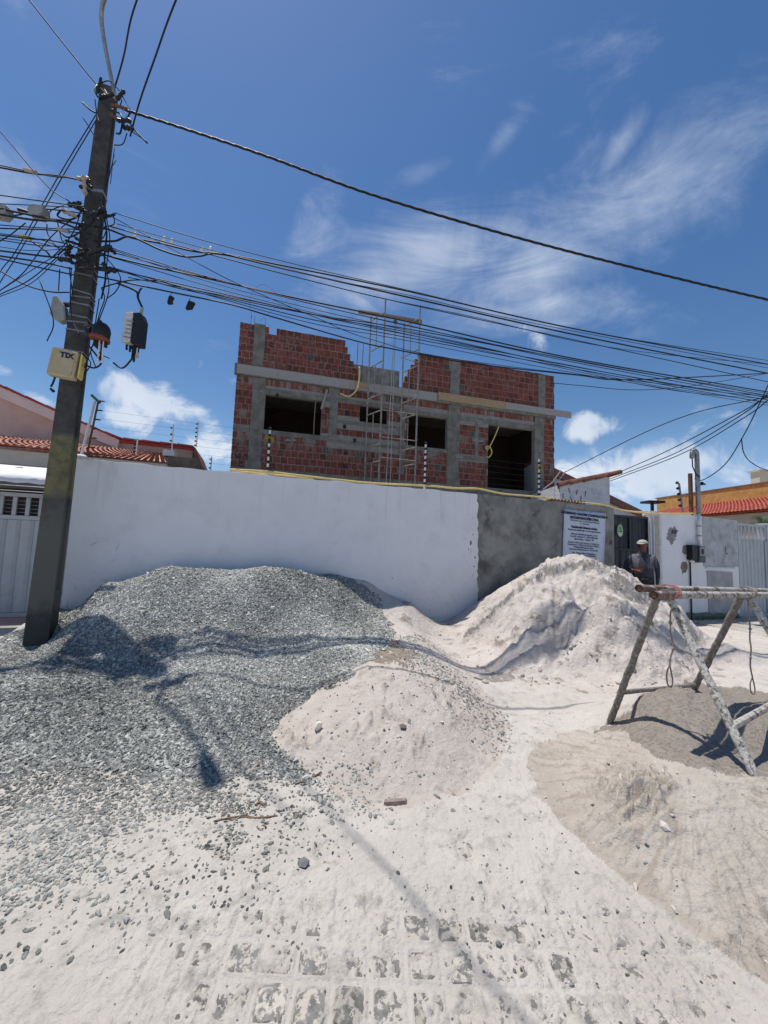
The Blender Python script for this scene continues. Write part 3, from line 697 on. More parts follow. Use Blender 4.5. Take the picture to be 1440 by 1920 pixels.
# ================================================================== front wall
WA, WB_ = 6.24, .345; WL = math.hypot(1, WB_)
we = np.array([1, WB_, 0])/WL; wn = np.array([WB_, -1, 0])/WL; WO = np.array([-4.07, WA-WB_*4.07, 0])
def WP(u, n, z): p = WO+we*u+wn*n; return (p[0], p[1], z)       # n towards the street
def WU(px, py, n=0): p = PL(px, py, WA - n*WL, WB_); return float((p-WO)@we), float(p[2])
def wbox(b, u0, u1, n0, n1, z0, z1, mi=0): return b.box(u0, u1, n0, n1, z0, z1, WP, mi)
def jag(a0, a1, b0, b1, n, amp, seed):
    r_ = random.Random(seed); return [(a0+(a1-a0)*i/n+r_.uniform(-amp, amp), b0+(b1-b0)*i/n+r_.uniform(-amp, amp)*.3) for i in range(n+1)]

root = empty('boundary_wall', WP(0, 0, 0), 'long white painted street wall behind the gravel heap', 'wall')
b = MB(); top = [(0+6.1*i/40, 2.5+.008*math.sin(i*1.7)+.006*math.sin(i*.61)) for i in range(41)]
b.prism([(0, -.1)]+[(6.1, -.1)]+top[::-1], -.16, 0, lambda a, c, h: WP(a, h, c)); b.build('masonry', mWhite, root)
edge = jag(6.12, 6.16, 2.5, .3, 34, .022, 4)
b = MB(); b.prism([(.01, 2.492), (.01, .2)]+edge[::-1], .001, .012, lambda a, c, h: WP(a, h, c)); b.build('render_skin', mWhite, root)
r_ = random.Random(9)
def splat(u, z, s, seed, n=11, el=1.0):
    r2 = random.Random(seed); return [(u+s*el*math.cos(6.283*i/n)*r2.uniform(.55, 1.15), z+s*math.sin(6.283*i/n)*r2.uniform(.55, 1.15)) for i in range(n)]
b = MB()
for (px, py, s) in [(882,1018,.05),(886,1002,.022),(878,1030,.02),(890,1045,.03),(888,1062,.02),(735,1084,.012),(746,1102,.009),(776,1106,.012),(800,1122,.012),(806,1117,.008),(812,1092,.008)]:
    u, z_ = WU(px, py); b.prism(splat(u, z_, s, int(px*7+py), 11, .6), .012, .0145, lambda a, c, h: WP(a, h, c))
b.build('chipped_patch', mCement, root)
b = MB()
for i in range(26):
    u = r_.uniform(.05, .9) if i < 16 else r_.uniform(5.85, 6.1); z_ = r_.uniform(.5, 1.6) if i < 16 else r_.uniform(.9, 2.1)
    a_ = r_.uniform(0, 3.1); L_ = r_.uniform(.02, .07); w_ = .0018
    dx, dz = math.cos(a_)*L_, math.sin(a_)*L_
    b.prism([(u-dx, z_-dz), (u+w_, z_-w_), (u+dx, z_+dz), (u-w_, z_+w_)], .012, .0142, lambda a, c, h: WP(a, h, c))
b.build('scratches', mConc, root)

root = empty('boundary_wall', WP(6.1, 0, 0), 'rough grey cement rendered wall section left of the black gate', 'wall')
b = MB(); n_ = 30
top = [(6.1+3.42*i/n_, 2.5-.02*(i/n_)+random.uniform(-.012, .012)) for i in range(n_+1)]
b.prism([(6.1, -.1), (9.52, -.1)]+top[::-1], -.16, 0, lambda a, c, h: WP(a, h, c)); b.build('masonry', mCement, root)
b = MB(); b.prism(jag(8.2, 9.5, 2.47, 2.46, 12, .01, 3)+jag(9.5, 8.2, 2.36, 2.40, 14, .03, 5), .001, .012, lambda a, c, h: WP(a, h, c)); b.build('trowelled_patch', mConcPatch, root)
b = MB(); b.prism(splat(9.43, 1.72, .07, 3, 9, .8), .001, .004, lambda a, c, h: WP(a, h, c)); b.build('bare_brick', mBrick, root)
# a few old tiles lying along the wall top
b = MB()
for i in range(11):
    u = 7.85+i*.085
    b.tube([WP(u, -.14, 2.5+.012*(i % 2)), WP(u+.01, .0, 2.515)], .034, 8)
tag(b.build('tile_row', mTileDark, None, WP(7.8, -.1, 2.5)), 'short row of dark old roof tiles lying on top of the grey wall', 'roof tiles')

# banner
root = empty('banner', WP(8.66, .02, 1.3), 'white printed construction notice hung on the grey wall', 'sign')
q4 = [(8.09, 1.33), (9.21, 1.27), (9.26, 2.325), (8.14, 2.345)]
b = MB(); gx, gy = 12, 10; vs = []
for j in range(gy+1):
    for i in range(gx+1):
        s_, t_ = i/gx, j/gy
        u = (q4[0][0]*(1-s_)+q4[1][0]*s_)*(1-t_)+(q4[3][0]*(1-s_)+q4[2][0]*s_)*t_
        v = (q4[0][1]*(1-s_)+q4[1][1]*s_)*(1-t_)+(q4[3][1]*(1-s_)+q4[2][1]*s_)*t_
        vs.append(WP(u, .022+.006*math.sin(5*s_+3*t_)+.004*math.sin(11*t_+2*s_), v))
b.add(vs, [(j*(gx+1)+i, j*(gx+1)+i+1, (j+1)*(gx+1)+i+1, (j+1)*(gx+1)+i) for j in range(gy) for i in range(gx)])
sheet = b.build('vinyl_sheet', mBanner, root, smooth=True)
sm = sheet.modifiers.new('s', 'SOLIDIFY'); sm.thickness = .002
tilt = Vector(we)*1.0+Vector((0, 0, -.04)); up_ = Vector((0, 0, 1))+Vector(we)*.045
lines = [(2.255, .068, 'MAXIMIANO GADDES CONSTRUÇÕES E', .004), (2.175, .068, 'INCORPORAÇÕES LTDA.', .004), (2.115, .038, 'CNPJ: 39.951.1 0001 59, PORTE: ME, ATIVIDADE', .0006), (2.065, .036, '55 - 95862.9584', .0006),
  (1.985, .062, 'Residencial Orlando Araújo', .0035), (1.925, .046, 'Residencial multifamiliar com 07 apartamentos', .001), (1.845, .046, 'Endereço: Rua Monte Castelo, nº 313', .001), (1.795, .046, 'Lote 06 - Quadra 11 - CEP: 51850-405', .001), (1.745, .046, 'Bairro Bessa - Tambaú - PB', .001),
  (1.67, .043, 'Alvará: nº 2023.12012 Florestal, nº 23/482 para', .0008), (1.625, .043, 'Planejamento, nº 2023.0 Licença: 0015 Prefeitura', .0008), (1.58, .043, 'Prefeitura Municipal de Obras,', .0008), (1.535, .043, 'Secretaria de Planejamento nº 1015.4 07/05', .0008),
  (1.465, .043, 'Resp. Técnico: Mário Campos Junto', .001), (1.42, .043, 'Engenheiro Civil - Crea: 161474625-0', .001), (1.365, .040, 'Assinatura: Arquiteta M. S. Responsável pela', .0008), (1.325, .040, 'CAU: A96221-1', .0008)]
b_all = []
for z_, sz, body, bd in lines:
    zc = z_ - .0
    text(body, sz, WP(8.66+.05*(z_-1.8), .033, zc), tilt, up_, mInk, root, 'printed_line', bold=bd, depth=.0006)
for u, z_ in [(8.13,1.36),(8.16,2.32),(9.23,2.30),(9.19,1.30),(8.5,2.33),(8.85,2.325),(8.11,1.8),(9.22,1.8),(8.6,1.325)]:
    b = MB(); b.lathe([(.009, 0), (.007, .004)], WP(u, .028, z_), 7, wn); b.build('screw', mRust, root)

# ------------------------------------------------------------------ black gate and its pillar
root = empty('gate', WP(10.1, -.1, 0), 'black sheet metal gate behind the man, with a green oval sticker', 'gate')
gz = 2.33
fr = MB()
for a0, a1, z0, z1 in [(9.53, 10.66, gz-.05, gz), (9.53, 10.66, 1.56, 1.6), (9.53, 10.66, .96, 1.0), (9.53, 9.57, .05, gz-.05), (10.62, 10.66, .05, gz-.05), (10.07, 10.11, 1.6, gz-.05), (9.57, 10.62, .05, .1)]:
    wbox(fr, a0, a1, -.13, -.075, z0, z1)
fr.build('gate_frame', mGateBlack, root)
for (z0, z1) in ((1.6, gz-.05), (1.0, 1.56), (.1, .96)):
    b = MB(); n_ = 22; pr = []
    for i in range(n_+1):
        u = 9.57+1.05*i/n_; pr.append((u, -.125 if (i % 4) < 2 else -.112))
    pr2 = [(u, n-.004) for u, n in pr]
    b.prism(pr+pr2[::-1], z0, z1, lambda a, c, h: WP(a, c, h)); b.build('sheet_panel', mGateBlack, root)
sc = (9.79, 1.985)
ov = [(sc[0]+.082*math.cos(6.283*i/28), sc[1]+.135*math.sin(6.283*i/28)) for i in range(28)]
b = MB(); b.prism(ov, -.074, -.071, lambda a, c, h: WP(a, h, c)); stk = b.build('sticker', mat('sticker_pale', (.45, .62, .38), rough=.5), root)
ov = [(sc[0]+.070*math.cos(6.283*i/28), sc[1]+.005+.115*math.sin(6.283*i/28)) for i in range(28) if math.sin(6.283*i/28) > -.35]
b = MB(); b.prism(ov, -.0705, -.0695, lambda a, c, h: WP(a, h, c)); b.build('sticker_print', mGreen, stk)
text('S', .085, WP(sc[0], -.0685, sc[1]+.045), we, (0, 0, 1), mat('sticker_mark', (.05, .13, .04), rough=.5), stk, 'sticker_letter', bold=.004)
b = MB(); wbox(b, sc[0]-.055, sc[0]+.055, -.069, -.0675, sc[1]-.038, sc[1]-.012); b.build('sticker_bar', mat('sticker_mark', (.05, .13, .04)), stk)
b = MB(); b.tube([WP(10.69, -.05, .0), WP(10.69, -.05, 2.42)], .022, 8); b.build('hinge_post', mPVC, root)

root = empty('gate_pillar', WP(10.85, 0, 0), 'narrow cream gate pillar with peeling edge right of the man', 'pillar')
b = MB(); wbox(b, 10.72, 10.96, -.16, .0, 0, 2.44); b.build('pillar_core', mWhiteB, root)
b = MB(); b.prism(jag(10.755, 10.755, 2.36, .0, 26, .012, 8)+jag(10.90, 10.90, .0, 2.36, 26, .012, 18), .001, .006, lambda a, c, h: WP(a, h, c)); b.build('bare_strip', mat('sandy_render', (.36, .32, .255), (.46, .42, .35), 18, .95, .006, 50), root)

# ------------------------------------------------------------------ wall right of the gate
root = empty('boundary_wall', WP(12, 0, 0), 'white wall with a house number and grey patched panels right of the man', 'wall')
b = MB(); b.prism([(10.965, 0), (13.68, 0), (13.68, 2.40), (12.35, 2.44), (12.2, 2.48), (10.965, 2.45)], -.16, 0, lambda a, c, h: WP(a, h, c)); b.build('masonry', mWhite, root)
b = MB(); b.prism(jag(12.36, 12.36, 2.43, 1.25, 12, .004, 2)+jag(13.66, 13.66, 1.25, 2.39, 12, .004, 6), .001, .008, lambda a, c, h: WP(a, h, c)); b.build('cement_panel', mat('washed_panel', (.36, .37, .375), (.48, .49, .50), 4, .9, .003, 40, extra=edirt(.6, .48, .62, (.24, .245, .25), 5), stretch=(1, 1, .5)), root)
b = MB(); b.prism([(12.5, .02), (13.42, .02), (13.40, 1.12), (12.47, 1.15)], .001, .02, lambda a, c, h: WP(a, h, c)); b.build('cement_panel', mat('grey_panel', (.27, .275, .27), (.38, .385, .38), 3, .9, .003, 40), root)
b = MB(); wbox(b, 12.42, 13.5, .001, .035, 1.20, 1.235); b.build('ledge', mWhiteB, root)
b = MB()
for pl, sd in (((11.33, 2.0), 1), ((11.28, 1.86), 2)):
    b.prism(splat(*pl, .17 if sd == 1 else .13, sd, 16, 1.15), .001, .005+.001*sd, lambda a, c, h: WP(a, h, c))
b.build('cement_patch', mConcPatch, root)
b = MB(); b.prism(splat(11.68, 1.2, .17, 5, 14, .8), .001, .006, lambda a, c, h: WP(a, h, c)); b.prism(splat(11.74, 1.62, .12, 6, 10, 1.1), .001, .005, lambda a, c, h: WP(a, h, c)); b.build('cement_patch', mConc, root)
text('313', .115, WP(11.37, .0085, 2.02), we, (0, 0, 1), mInk, root, 'house_number', bold=.006, depth=.002)
b = MB(); wbox(b, 13.17, 13.20, .009, .012, 1.56, 1.74); wbox(b, 13.20, 13.28, .009, .012, 1.56, 1.585); b.build('painted_mark', mat('mark_grey', (.12, .12, .13)), root)
# grime and moss at its foot
b = MB(); b.prism(jag(11.6, 13.6, 0, 0, 20, .0, 1)+jag(13.6, 11.6, .12, .2, 22, .06, 12), .021, .024, lambda a, c, h: WP(a, h, c)); b.build('grime', mat('grime', (.10, .11, .08), (.2, .2, .16), 20, .95), root)

# electricity meter and mast
root = empty('electricity_meter', WP(11.95, 0, 1.3), 'grey electricity meter box below the bent service pipe', 'meter')
b = MB(); wbox(b, 11.78, 11.98, .0, .13, 1.40, 1.74); b.build('side_box', mBlack, root)
b = MB(); wbox(b, 11.985, 12.19, .0, .15, 1.34, 1.72); b.build('meter_case', mat('meter_grey', (.05, .055, .06), (.09, .095, .1), 20, .5), root)
b = MB(); wbox(b, 12.0, 12.175, .151, .158, 1.50, 1.70); mw = b.build('meter_window', mat('meter_frame', (.30, .31, .31)), root)
b = MB(); wbox(b, 12.035, 12.125, .159, .163, 1.53, 1.655); b.build('meter_glass', mBlack, mw)
b = MB(); b.tube([WP(11.85, .03, 1.40), WP(11.85, .03, 0)], .017, 8); b.build('earth_pipe', mBlack, root)
b = MB(); b.lathe([(.05, 0), (.045, .03), (.02, .045)], WP(11.80, .1, 1.38), 10, (0, 0, -1)); b.build('lamp_cap', mPVC, root)
root = empty('service_mast', WP(12.15, .05, 1.2), 'tall service pipe with a hooked top standing against the white wall', 'pipe')
b = MB(); b.tube([WP(12.15, .06, 1.55), WP(12.15, .06, 2.2), WP(12.15, .06, 2.5)], .038, 10); b.tube([WP(12.15, .06, 1.50), WP(12.10, .06, 1.42)], .042, 8); b.build('conduit', mPVC, root, smooth=True)
for z_ in (1.66, 1.95, 2.18):
    b = MB(); b.lathe([(.045, 0), (.045, .03)], WP(12.15, .06, z_), 10); b.build('clamp', mGreyPipe, root)
b = MB(); arc = [WP(12.15-.085+.085*math.cos(a), .06, 3.9+.1*math.sin(a)) for a in np.linspace(0, math.pi, 9)]
b.tube([WP(12.15, .06, 2.48), WP(12.15, .06, 3.1)]+arc+[WP(11.98, .06, 3.80)], .05, 10); b.build('mast_pipe', mGreyPipe, root, smooth=True)
b = MB(); wbox(b, 11.99, 12.06, -.05, .01, 2.45, 3.45); b.build('mast_post', mRust, root)
b = MB(); b.tube([WP(11.98, .06, 3.8), WP(11.97, .07, 3.6), WP(12.03, .1, 3.42), WP(12.14, .12, 3.35)], .012, 6); b.tube([WP(12.2, .1, 3.22), WP(12.35, .1, 3.2)], .02, 6); b.lathe([(.03, 0), (.035, .04), (.02, .08)], WP(12.24, .1, 3.17), 8); b.build('drip_loop', mCable, root)

# right gate
root = empty('gate', WP(14.2, -.05, 0), 'grey ribbed metal gate at the right edge with an open slot row on top', 'gate')
b = MB()
for a0, a1, z0, z1 in [(13.70, 14.86, 2.29, 2.35), (13.70, 14.86, 1.93, 1.98), (13.70, 14.86, .03, .09), (13.70, 13.75, .09, 1.93), (14.80, 14.86, .09, 2.29), (13.70, 13.75, 1.98, 2.29)]:
    wbox(b, a0, a1, -.06, 0, z0, z1)
b.build('gate_frame', mGate, root)
for i in range(6):
    u = 13.84+i*.16; b = MB(); wbox(b, u, u+.055, -.045, -.015, 1.981, 2.289); b.build('bar', mGate, root)
for i in range(7):
    u = 13.755+i*.149; b = MB(); b.prism([(u, -.05), (u+.03, -.018), (u+.119, -.018), (u+.146, -.05)], .092, 1.928, lambda a, c, h: WP(a, c, h)); b.build('panel', mGate, root)
root = empty('gate_pillar', WP(15.0, 0, 0), 'white plastered gate pillar at the right edge of the picture', 'pillar')
b = MB(); wbox(b, 14.88, 15.25, -.2, .02, 0, 2.36); b.build('pillar_core', mWhiteB, root)
b = MB(); wbox(b, 14.86, 15.27, -.22, .04, 2.362, 2.40); b.build('cap', mWhiteB, root)
root = empty('boundary_wall', WP(16, 0, 0), 'white street wall continuing beyond the right edge pillar', 'wall')
b = MB(); wbox(b, 15.26, 24, -.16, 0, 0, 2.35); b.build('masonry', mWhiteB, root)

# ------------------------------------------------------------------ yellow conduit along the wall top
def smooth_pts(ctrl, n=8):
    out = []; P_ = [np.array(c, float) for c in ctrl]; P_ = [2*P_[0]-P_[1]]+P_+[2*P_[-1]-P_[-2]]
    for i in range(1, len(P_)-2):
        for k in range(n):
            s_ = k/n; a, b0, c, d = P_[i-1:i+3]
            out.append(.5*((2*b0)+(-a+c)*s_+(2*a-5*b0+4*c-d)*s_*s_+(-a+3*b0-3*c+d)*s_**3))
    out.append(P_[-2]); return out
ctrl = [WP(1.85, -.06, 2.545), WP(2.4, -.03, 2.56), WP(2.9, -.02, 2.545), WP(4, -.04, 2.53), WP(5.1, -.03, 2.57), WP(5.7, -.03, 2.575), WP(6.15, -.02, 2.60), WP(6.7, -.02, 2.55), WP(7.5, -.02, 2.55), WP(8.3, -.02, 2.52), WP(9.2, -.0, 2.50), WP(9.8, .0, 2.42), WP(10.6, .0, 2.405), WP(11.3, 0, 2.44), WP(12.05, .03, 2.49)]
b = MB(); b.tube(smooth_pts(ctrl), .017, 8)
tag(b.build('conduit', mYellow, None, WP(2, 0, 2.5), True), 'yellow flexible conduit running along the top of the street wall', 'conduit')
ctrl = [WP(1.9, -.1, 2.53), WP(2.5, -.1, 2.535), WP(3.1, -.06, 2.525)]
b = MB(); b.tube(smooth_pts(ctrl), .013, 8); tag(b.build('conduit', mYellow, None, WP(1.9, -.1, 2.5), True), 'short second yellow conduit beside the left fence post on the wall', 'conduit')
ctrl = [WP(8.9, -.05, 2.51), WP(9.5, -.06, 2.46), WP(10.2, -.06, 2.43), WP(10.9, -.06, 2.47)]
b = MB(); b.tube(smooth_pts(ctrl), .012, 8); tag(b.build('conduit', mYellow, None, WP(8.9, -.05, 2.5), True), 'thin yellow conduit doubled above the black gate', 'conduit')

# ------------------------------------------------------------------ electric fence on the street wall
def fence_post(u, z1, plate, label, base=2.5, n=-.08, col2=True):
    root = empty('electric_fence_post', WP(u, n, base), label, 'fence post', 'electric fence posts')
    b = MB(); b.tube([WP(u, n, base), WP(u, n, z1)], .017, 8); b.build('post', mPVC, root)
    k = int((z1-base)/.105)
    for i in range(k):
        b = MB(); z_ = base+.09+i*.105
        b.lathe([(.019, 0), (.024, .012), (.024, .035), (.019, .048)], WP(u, n, z_), 8)
        b.lathe([(.012, 0), (.012, .05)], WP(u, n+.01, z_+.024), 6, wn); b.build('insulator', mBlack, root)
    if plate:
        b = MB(); b.prism([(u-.07, z1-plate-.032), (u+.07, z1-plate-.032), (u+.07, z1-plate+.032), (u+.03, z1-plate+.045), (u-.03, z1-plate+.045), (u-.07, z1-plate+.032)], n+.03, n+.034, lambda a, c, h: WP(a, h, c)); b.build('warning_plate', mYPlate, root)
        b = MB(); b.prism([(u-.03, z1-plate-.02), (u+.03, z1-plate-.02), (u, z1-plate+.03)], n+.035, n+.037, lambda a, c, h: WP(a, h, c)); b.build('warning_mark', mBlack, root)
    return root
fence_post(2.4, 3.27, .2, 'striped fence post with a yellow plate, left one on the white wall')
fence_post(5.08, 3.36, 0, 'striped fence post without a plate, on the white wall right of the scaffold')
fence_post(7.6, 3.33, .18, 'striped fence post with a yellow plate, on the grey wall')
for i in range(6):
    z_ = 2.62+i*.115
    b = MB(); P_ = [WP(u, -.05, z_-.012*abs(math.sin((u-.1)*1.18))) for u in np.linspace(.2, 9.3, 40)]
    b.tube(P_, .0012, 4); tag(b.build('fence_wire', mat('wire_dull', (.03, .03, .03), rough=.9), None, P_[0]), ['lowest','second lowest','third lowest','third highest','second highest','highest'][i]+' of the six thin fence wires strung above the street wall', 'wire', 'electric fence wires')

# ================================================================== building under construction
BA, BB = 11.5, .265; BL = math.hypot(1, BB)
be = np.array([1, BB, 0])/BL; bn = np.array([BB, -1, 0])/BL; BO = np.array([-4.18, BA-BB*4.18, 0])
def BP(u, n, z): p = BO+be*u+bn*n; return (p[0], p[1], z)
def bbox(b, u0, u1, n0, n1, z0, z1, mi=0): return b.box(u0, u1, n0, n1, z0, z1, BP, mi)
UL, UR = -.2, 10.55
house = empty('unfinished_building', BP(5, -4, 0), 'unfinished two storey red brick building with concrete frame behind the wall', 'building')
OPEN = [(.62, 2.26, 4.67, 5.73), (3.43, 4.33, 5.25, 5.78), (4.97, 6.38, 4.66, 5.70), (7.9, 9.72, 3.5, 5.69)]
def cut(u0, u1, z0, z1):
    us = sorted({u0, u1, *[x for o in OPEN for x in o[:2] if u0 < x < u1]}); zs = sorted({z0, z1, *[x for o in OPEN for x in o[2:] if z0 < x < z1]})
    for a, c in zip(us, us[1:]):
        col_ = None
        for d, e_ in zip(zs, zs[1:]):
            um, zm = (a+c)/2, (d+e_)/2
            if any(o[0] < um < o[1] and o[2] < zm < o[3] for o in OPEN): continue
            yield a, c, d, e_
b = MB()
for a, c, d, e_ in cut(UL+.01, UR-.01, 0, 6.18): bbox(b, a, c, -.15, 0, d, e_)
b.build('wall_core', mMortar, house)
b = MB(); bbox(b, UL, UL+.15, -8, -.15, 0, 6.18); bbox(b, UR-.15, UR, -8, -.15, 0, 6.18); bbox(b, UL, UR, -8.15, -8, 0, 6.18); bbox(b, UL+.15, UR-.15, -2.6, -2.5, 3.45, 6.18); b.build('inner_walls', mat('inner_brick_shaded', (.035, .022, .018), (.05, .032, .026), 6, .95), house)  # room shade put into the brick colour so the openings read black
b = MB(); bbox(b, UL+.16, UR-.16, -7.99, -.16, 3.2, 3.44); b.build('floor_slab', mat('inner_floor_shaded', (.03, .03, .028), rough=.95), house)  # floor colour darkened the same way, as indoor shade
b = MB(); bbox(b, UL, UR, -8.1, -.02, 6.182, 6.49); b.build('roof_slab', mConc, house)
def frame_piece(name, u0, u1, z0, z1, n1=.02, m_=None, n0=-.01):
    b = MB(); bbox(b, u0, u1, n0, n1, z0, z1); return b.build(name, m_ or mConc, house)
COLS = [(.25, .60, 3.42, 6.18), (2.50, 2.74, 4.66, 6.18), (6.40, 6.82, 3.42, 6.18), (9.73, 10.10, 3.42, 6.18), (7.40, 7.52, 4.5, 5.68), (.2, .5, 6.5, 7.80), (6.45, 6.78, 6.5, 7.70), (9.87, 10.16, 6.5, 7.74), (4.75, 4.9, 3.7, 5.7)]
for c in COLS: frame_piece('column', *c, n1=.022)
BANDS = [(.61, 2.49, 5.74, 5.90), (.61, 2.49, 4.54, 4.66), (2.75, 4.74, 5.79, 5.9), (2.75, 4.74, 5.12, 5.22), (4.91, 6.39, 5.71, 5.83), (4.91, 6.39, 4.53, 4.65), (6.83, 9.72, 5.70, 5.86), (6.83, 7.89, 4.38, 4.50), (UL, .24, 4.56, 4.72), (2.5, 4.74, 4.5, 4.6)]
for c in BANDS: frame_piece('lintel', *c, n1=.016)
frame_piece('base_band', UL, UR, 3.25, 3.50, n1=.03)
frame_piece('edge_beam', UL-.06, UR+.02, 6.18, 6.50, n1=.07, n0=-.03)
b = MB()
x = -.2
while x < 5.9:
    w_ = random.uniform(.9, 1.5); bbox(b, x+.006, min(x+w_, 5.95), .071, .078, 6.21, 6.48); x += w_
b.build('form_panel', mPlank, house)
for a, c, mm in ((6.0, 7.35, mBoard), (7.36, 8.47, mBoard)):
    b = MB(); bbox(b, a, c, .072, .10, 6.26, 6.52); b.build('formwork_board', mm, house)
b = MB(); bbox(b, 8.48, 11.2, .072, .105, 6.28, 6.51); b.build('formwork_plank', mPlank, house)
b = MB(); bbox(b, 3.2, 3.6, .071, .085, 6.28, 6.47); b.build('formwork_offcut', mBoard, house)
# parapet cores
LEND = [3.34, 3.30, 3.18, 3.07, 2.97, 2.88]; RST = [4.80, 4.85, 4.95, 5.05, 5.18, 5.30]
b = MB()
for k_, (le, rs) in enumerate(zip(LEND, RST)):
    z0 = 6.5+.21*k_; bbox(b, (UL if k_ < 6 else UL)+.01, le-.01 if k_ < 5 else .60, -.14, 0, z0, z0+.205 if k_ == 5 else z0+.21); bbox(b, rs+.01, UR-.01, -.14, 0, z0, z0+.21)
bbox(b, .82, 2.87, -.14, 0, 7.55, 7.755); b.build('parapet_core', mMortar, house)
b = MB(); x = 5.3
while x < UR-.05:
    w_ = random.uniform(.16, .34); bbox(b, x, min(x+w_, UR), -.13, random.uniform(.004, .014), 7.762, 7.762+random.uniform(.015, .035)); x += w_+.004
b.build('coping', mat('dark_coping', (.05, .035, .03), (.1, .07, .06), 20, .9), house)
frame_piece('tank_wall', 3.1, 4.76, 6.5, 7.2, n1=-.3, n0=-.9, m_=mCement)
# bricks
bricks = []
def obstacles(zm, h):
    for o in OPEN+COLS+BANDS+[(6.0, 11.2, 6.26, 6.52)]:
        if o[2] < zm+h/2-.03 and o[3] > zm-h/2+.03: yield o[0], o[1]
def brick_row(u0, u1, z0, ph, row, pw=.208, force=None):
    x = u0 - (pw/2 if row % 2 else 0) - random.uniform(0, .03)
    obs = sorted(obstacles(z0+ph/2, ph))
    while x < u1:
        w_ = pw*random.uniform(.94, 1.05); a, c = max(x+.009, u0), min(x+w_-.009, u1); segs = [(a, c)]
        for (o0, o1) in obs:
            ns = []
            for s0, s1 in segs:
                if s1 <= o0+.002 or s0 >= o1-.002: ns.append((s0, s1)); continue
                if s0 < o0: ns.append((s0, o0-.004))
                if s1 > o1: ns.append((o1+.004, s1))
            segs = ns
        for s0, s1 in segs:
            if s1-s0 > .045: bricks.append((s0, s1, z0+.009+random.uniform(-.002, .003), z0+ph-.009+random.uniform(-.004, .002), random.uniform(.004, .016)))
        x += w_
for k_ in range(13): brick_row(UL, UR, 3.51+k_*.2055, .2055, k_)
for k_ in range(6):
    z0 = 6.51+k_*.21
    brick_row(UL, .19, z0, .21, k_)
    if k_ < 5: brick_row(.51, LEND[k_], z0, .21, k_)
    else: brick_row(.51, .62, z0, .21, k_); brick_row(.82, LEND[k_], z0, .21, k_)
    brick_row(RST[k_], UR, z0, .21, k_)
cam3 = np.array([0, 0, EYE])
def bd(br): p = np.array(BP((br[0]+br[1])/2, 0, (br[2]+br[3])/2)); return -(br[1]-br[0])/np.linalg.norm(p-cam3)**2/1.0
bricks = [x for x in bricks if x[3] > 3.3]
bricks.sort(key=bd)
unit = MB(); cch = .035
P8 = [(-.5, 0, -.5), (.5, 0, -.5), (.5, 0, .5), (-.5, 0, .5)]; F8 = [(-.5+cch, 1, -.5+cch), (.5-cch, 1, -.5+cch), (.5-cch, 1, .5-cch), (-.5+cch, 1, .5-cch)]
M8 = [(a*1., .75, c) for a, _, c in P8]
unit.add(P8+M8+F8, [(0, 1, 5, 4), (1, 2, 6, 5), (2, 3, 7, 6), (3, 0, 4, 7), (4, 5, 9, 8), (5, 6, 10, 9), (6, 7, 11, 10), (7, 4, 8, 11), (8, 9, 10, 11)])
ume = unit.mesh('brick')
# axes of the facade: x along, y outwards, z up
ume.materials.append(mBrick)
Rz = Matrix(((be[0], bn[0], 0), (be[1], bn[1], 0), (0, 0, 1)))
rotq = Matrix(((be[0], bn[0], 0), (be[1], bn[1], 0), (0, 0, 1)))
eul = math.atan2(be[1], be[0])
hl = Vector(house.location)
vis_b = [x for x in bricks]
for br in vis_b[:300]:
    o = bpy.data.objects.new('brick', ume); COL.objects.link(o); o.parent = house
    o.location = Vector(BP((br[0]+br[1])/2, .0, (br[2]+br[3])/2))-hl
    o.rotation_euler.z = eul; o.scale = (br[1]-br[0], -(br[4]), br[3]-br[2])
b = MB()
uv_ = [np.array(v) for v in unit.v]
for br in vis_b[300:]:
    cu, cz_ = (br[0]+br[1])/2, (br[2]+br[3])/2; w_, h_ = br[1]-br[0], br[3]-br[2]
    b.add([BP(cu+v[0]*w_, v[1]*br[4], cz_+v[2]*h_) for v in uv_], unit.f)
tag(b.build('brickwork', mBrick, house), kind='stuff')
# mortar crusts, dark plates painted as the shade in block holes, little planks
b = MB(); r_ = random.Random(5)
for i in range(24):
    u = r_.uniform(.3, 9.5); z_ = r_.choice([4.5, 5.05, 5.72, 4.35]) + r_.uniform(-.1, .1)
    if any(o[0]-.1 < u < o[1]+.1 and o[2]-.12 < z_ < o[3]+.1 for o in OPEN): continue
    b.prism(splat(u, z_, r_.uniform(.03, .09), i, 9, 2.), .01, .024+i*.0003, lambda a, c, h: BP(a, h, c))
b.build('mortar_smear', mMortar, house)
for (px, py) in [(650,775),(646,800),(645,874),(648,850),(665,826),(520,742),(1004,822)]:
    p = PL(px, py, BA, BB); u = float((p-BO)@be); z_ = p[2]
    b = MB(); bbox(b, u-.045, u+.045, .0, .021, z_-.06, z_+.06); b.build('block_hole_shade', mDark, house)
b = MB(); P0, P1 = BP(2.38, .06, 6.08), BP(2.24, .09, 5.45)
b.tube([P0, P1], .035, 4); b.build('prop_board', mPlank, house)
b = MB()
for u in (-.02, .08, .38): b.tube([BP(u+.1, -.05, 7.75), BP(u+.1, -.05, 8.05)], .006, 5)
b.tube(smooth_pts([BP(.1, -.05, 7.98), BP(.0, -.1, 8.6), BP(.3, -.1, 9.1), BP(.8, -.1, 8.9)]), .005, 4); b.tube(smooth_pts([BP(.3, -.05, 7.9), BP(.6, -.1, 8.3), BP(1.2, -.1, 8.9)]), .004, 4)
b.build('rebar', mRust, house)
for u in (3.27, 3.44):
    b = MB(); b.tube([BP(u, .0, 6.5), BP(u+.01, .0, 7.75)], .011, 6); b.build('rebar', mRust, house)
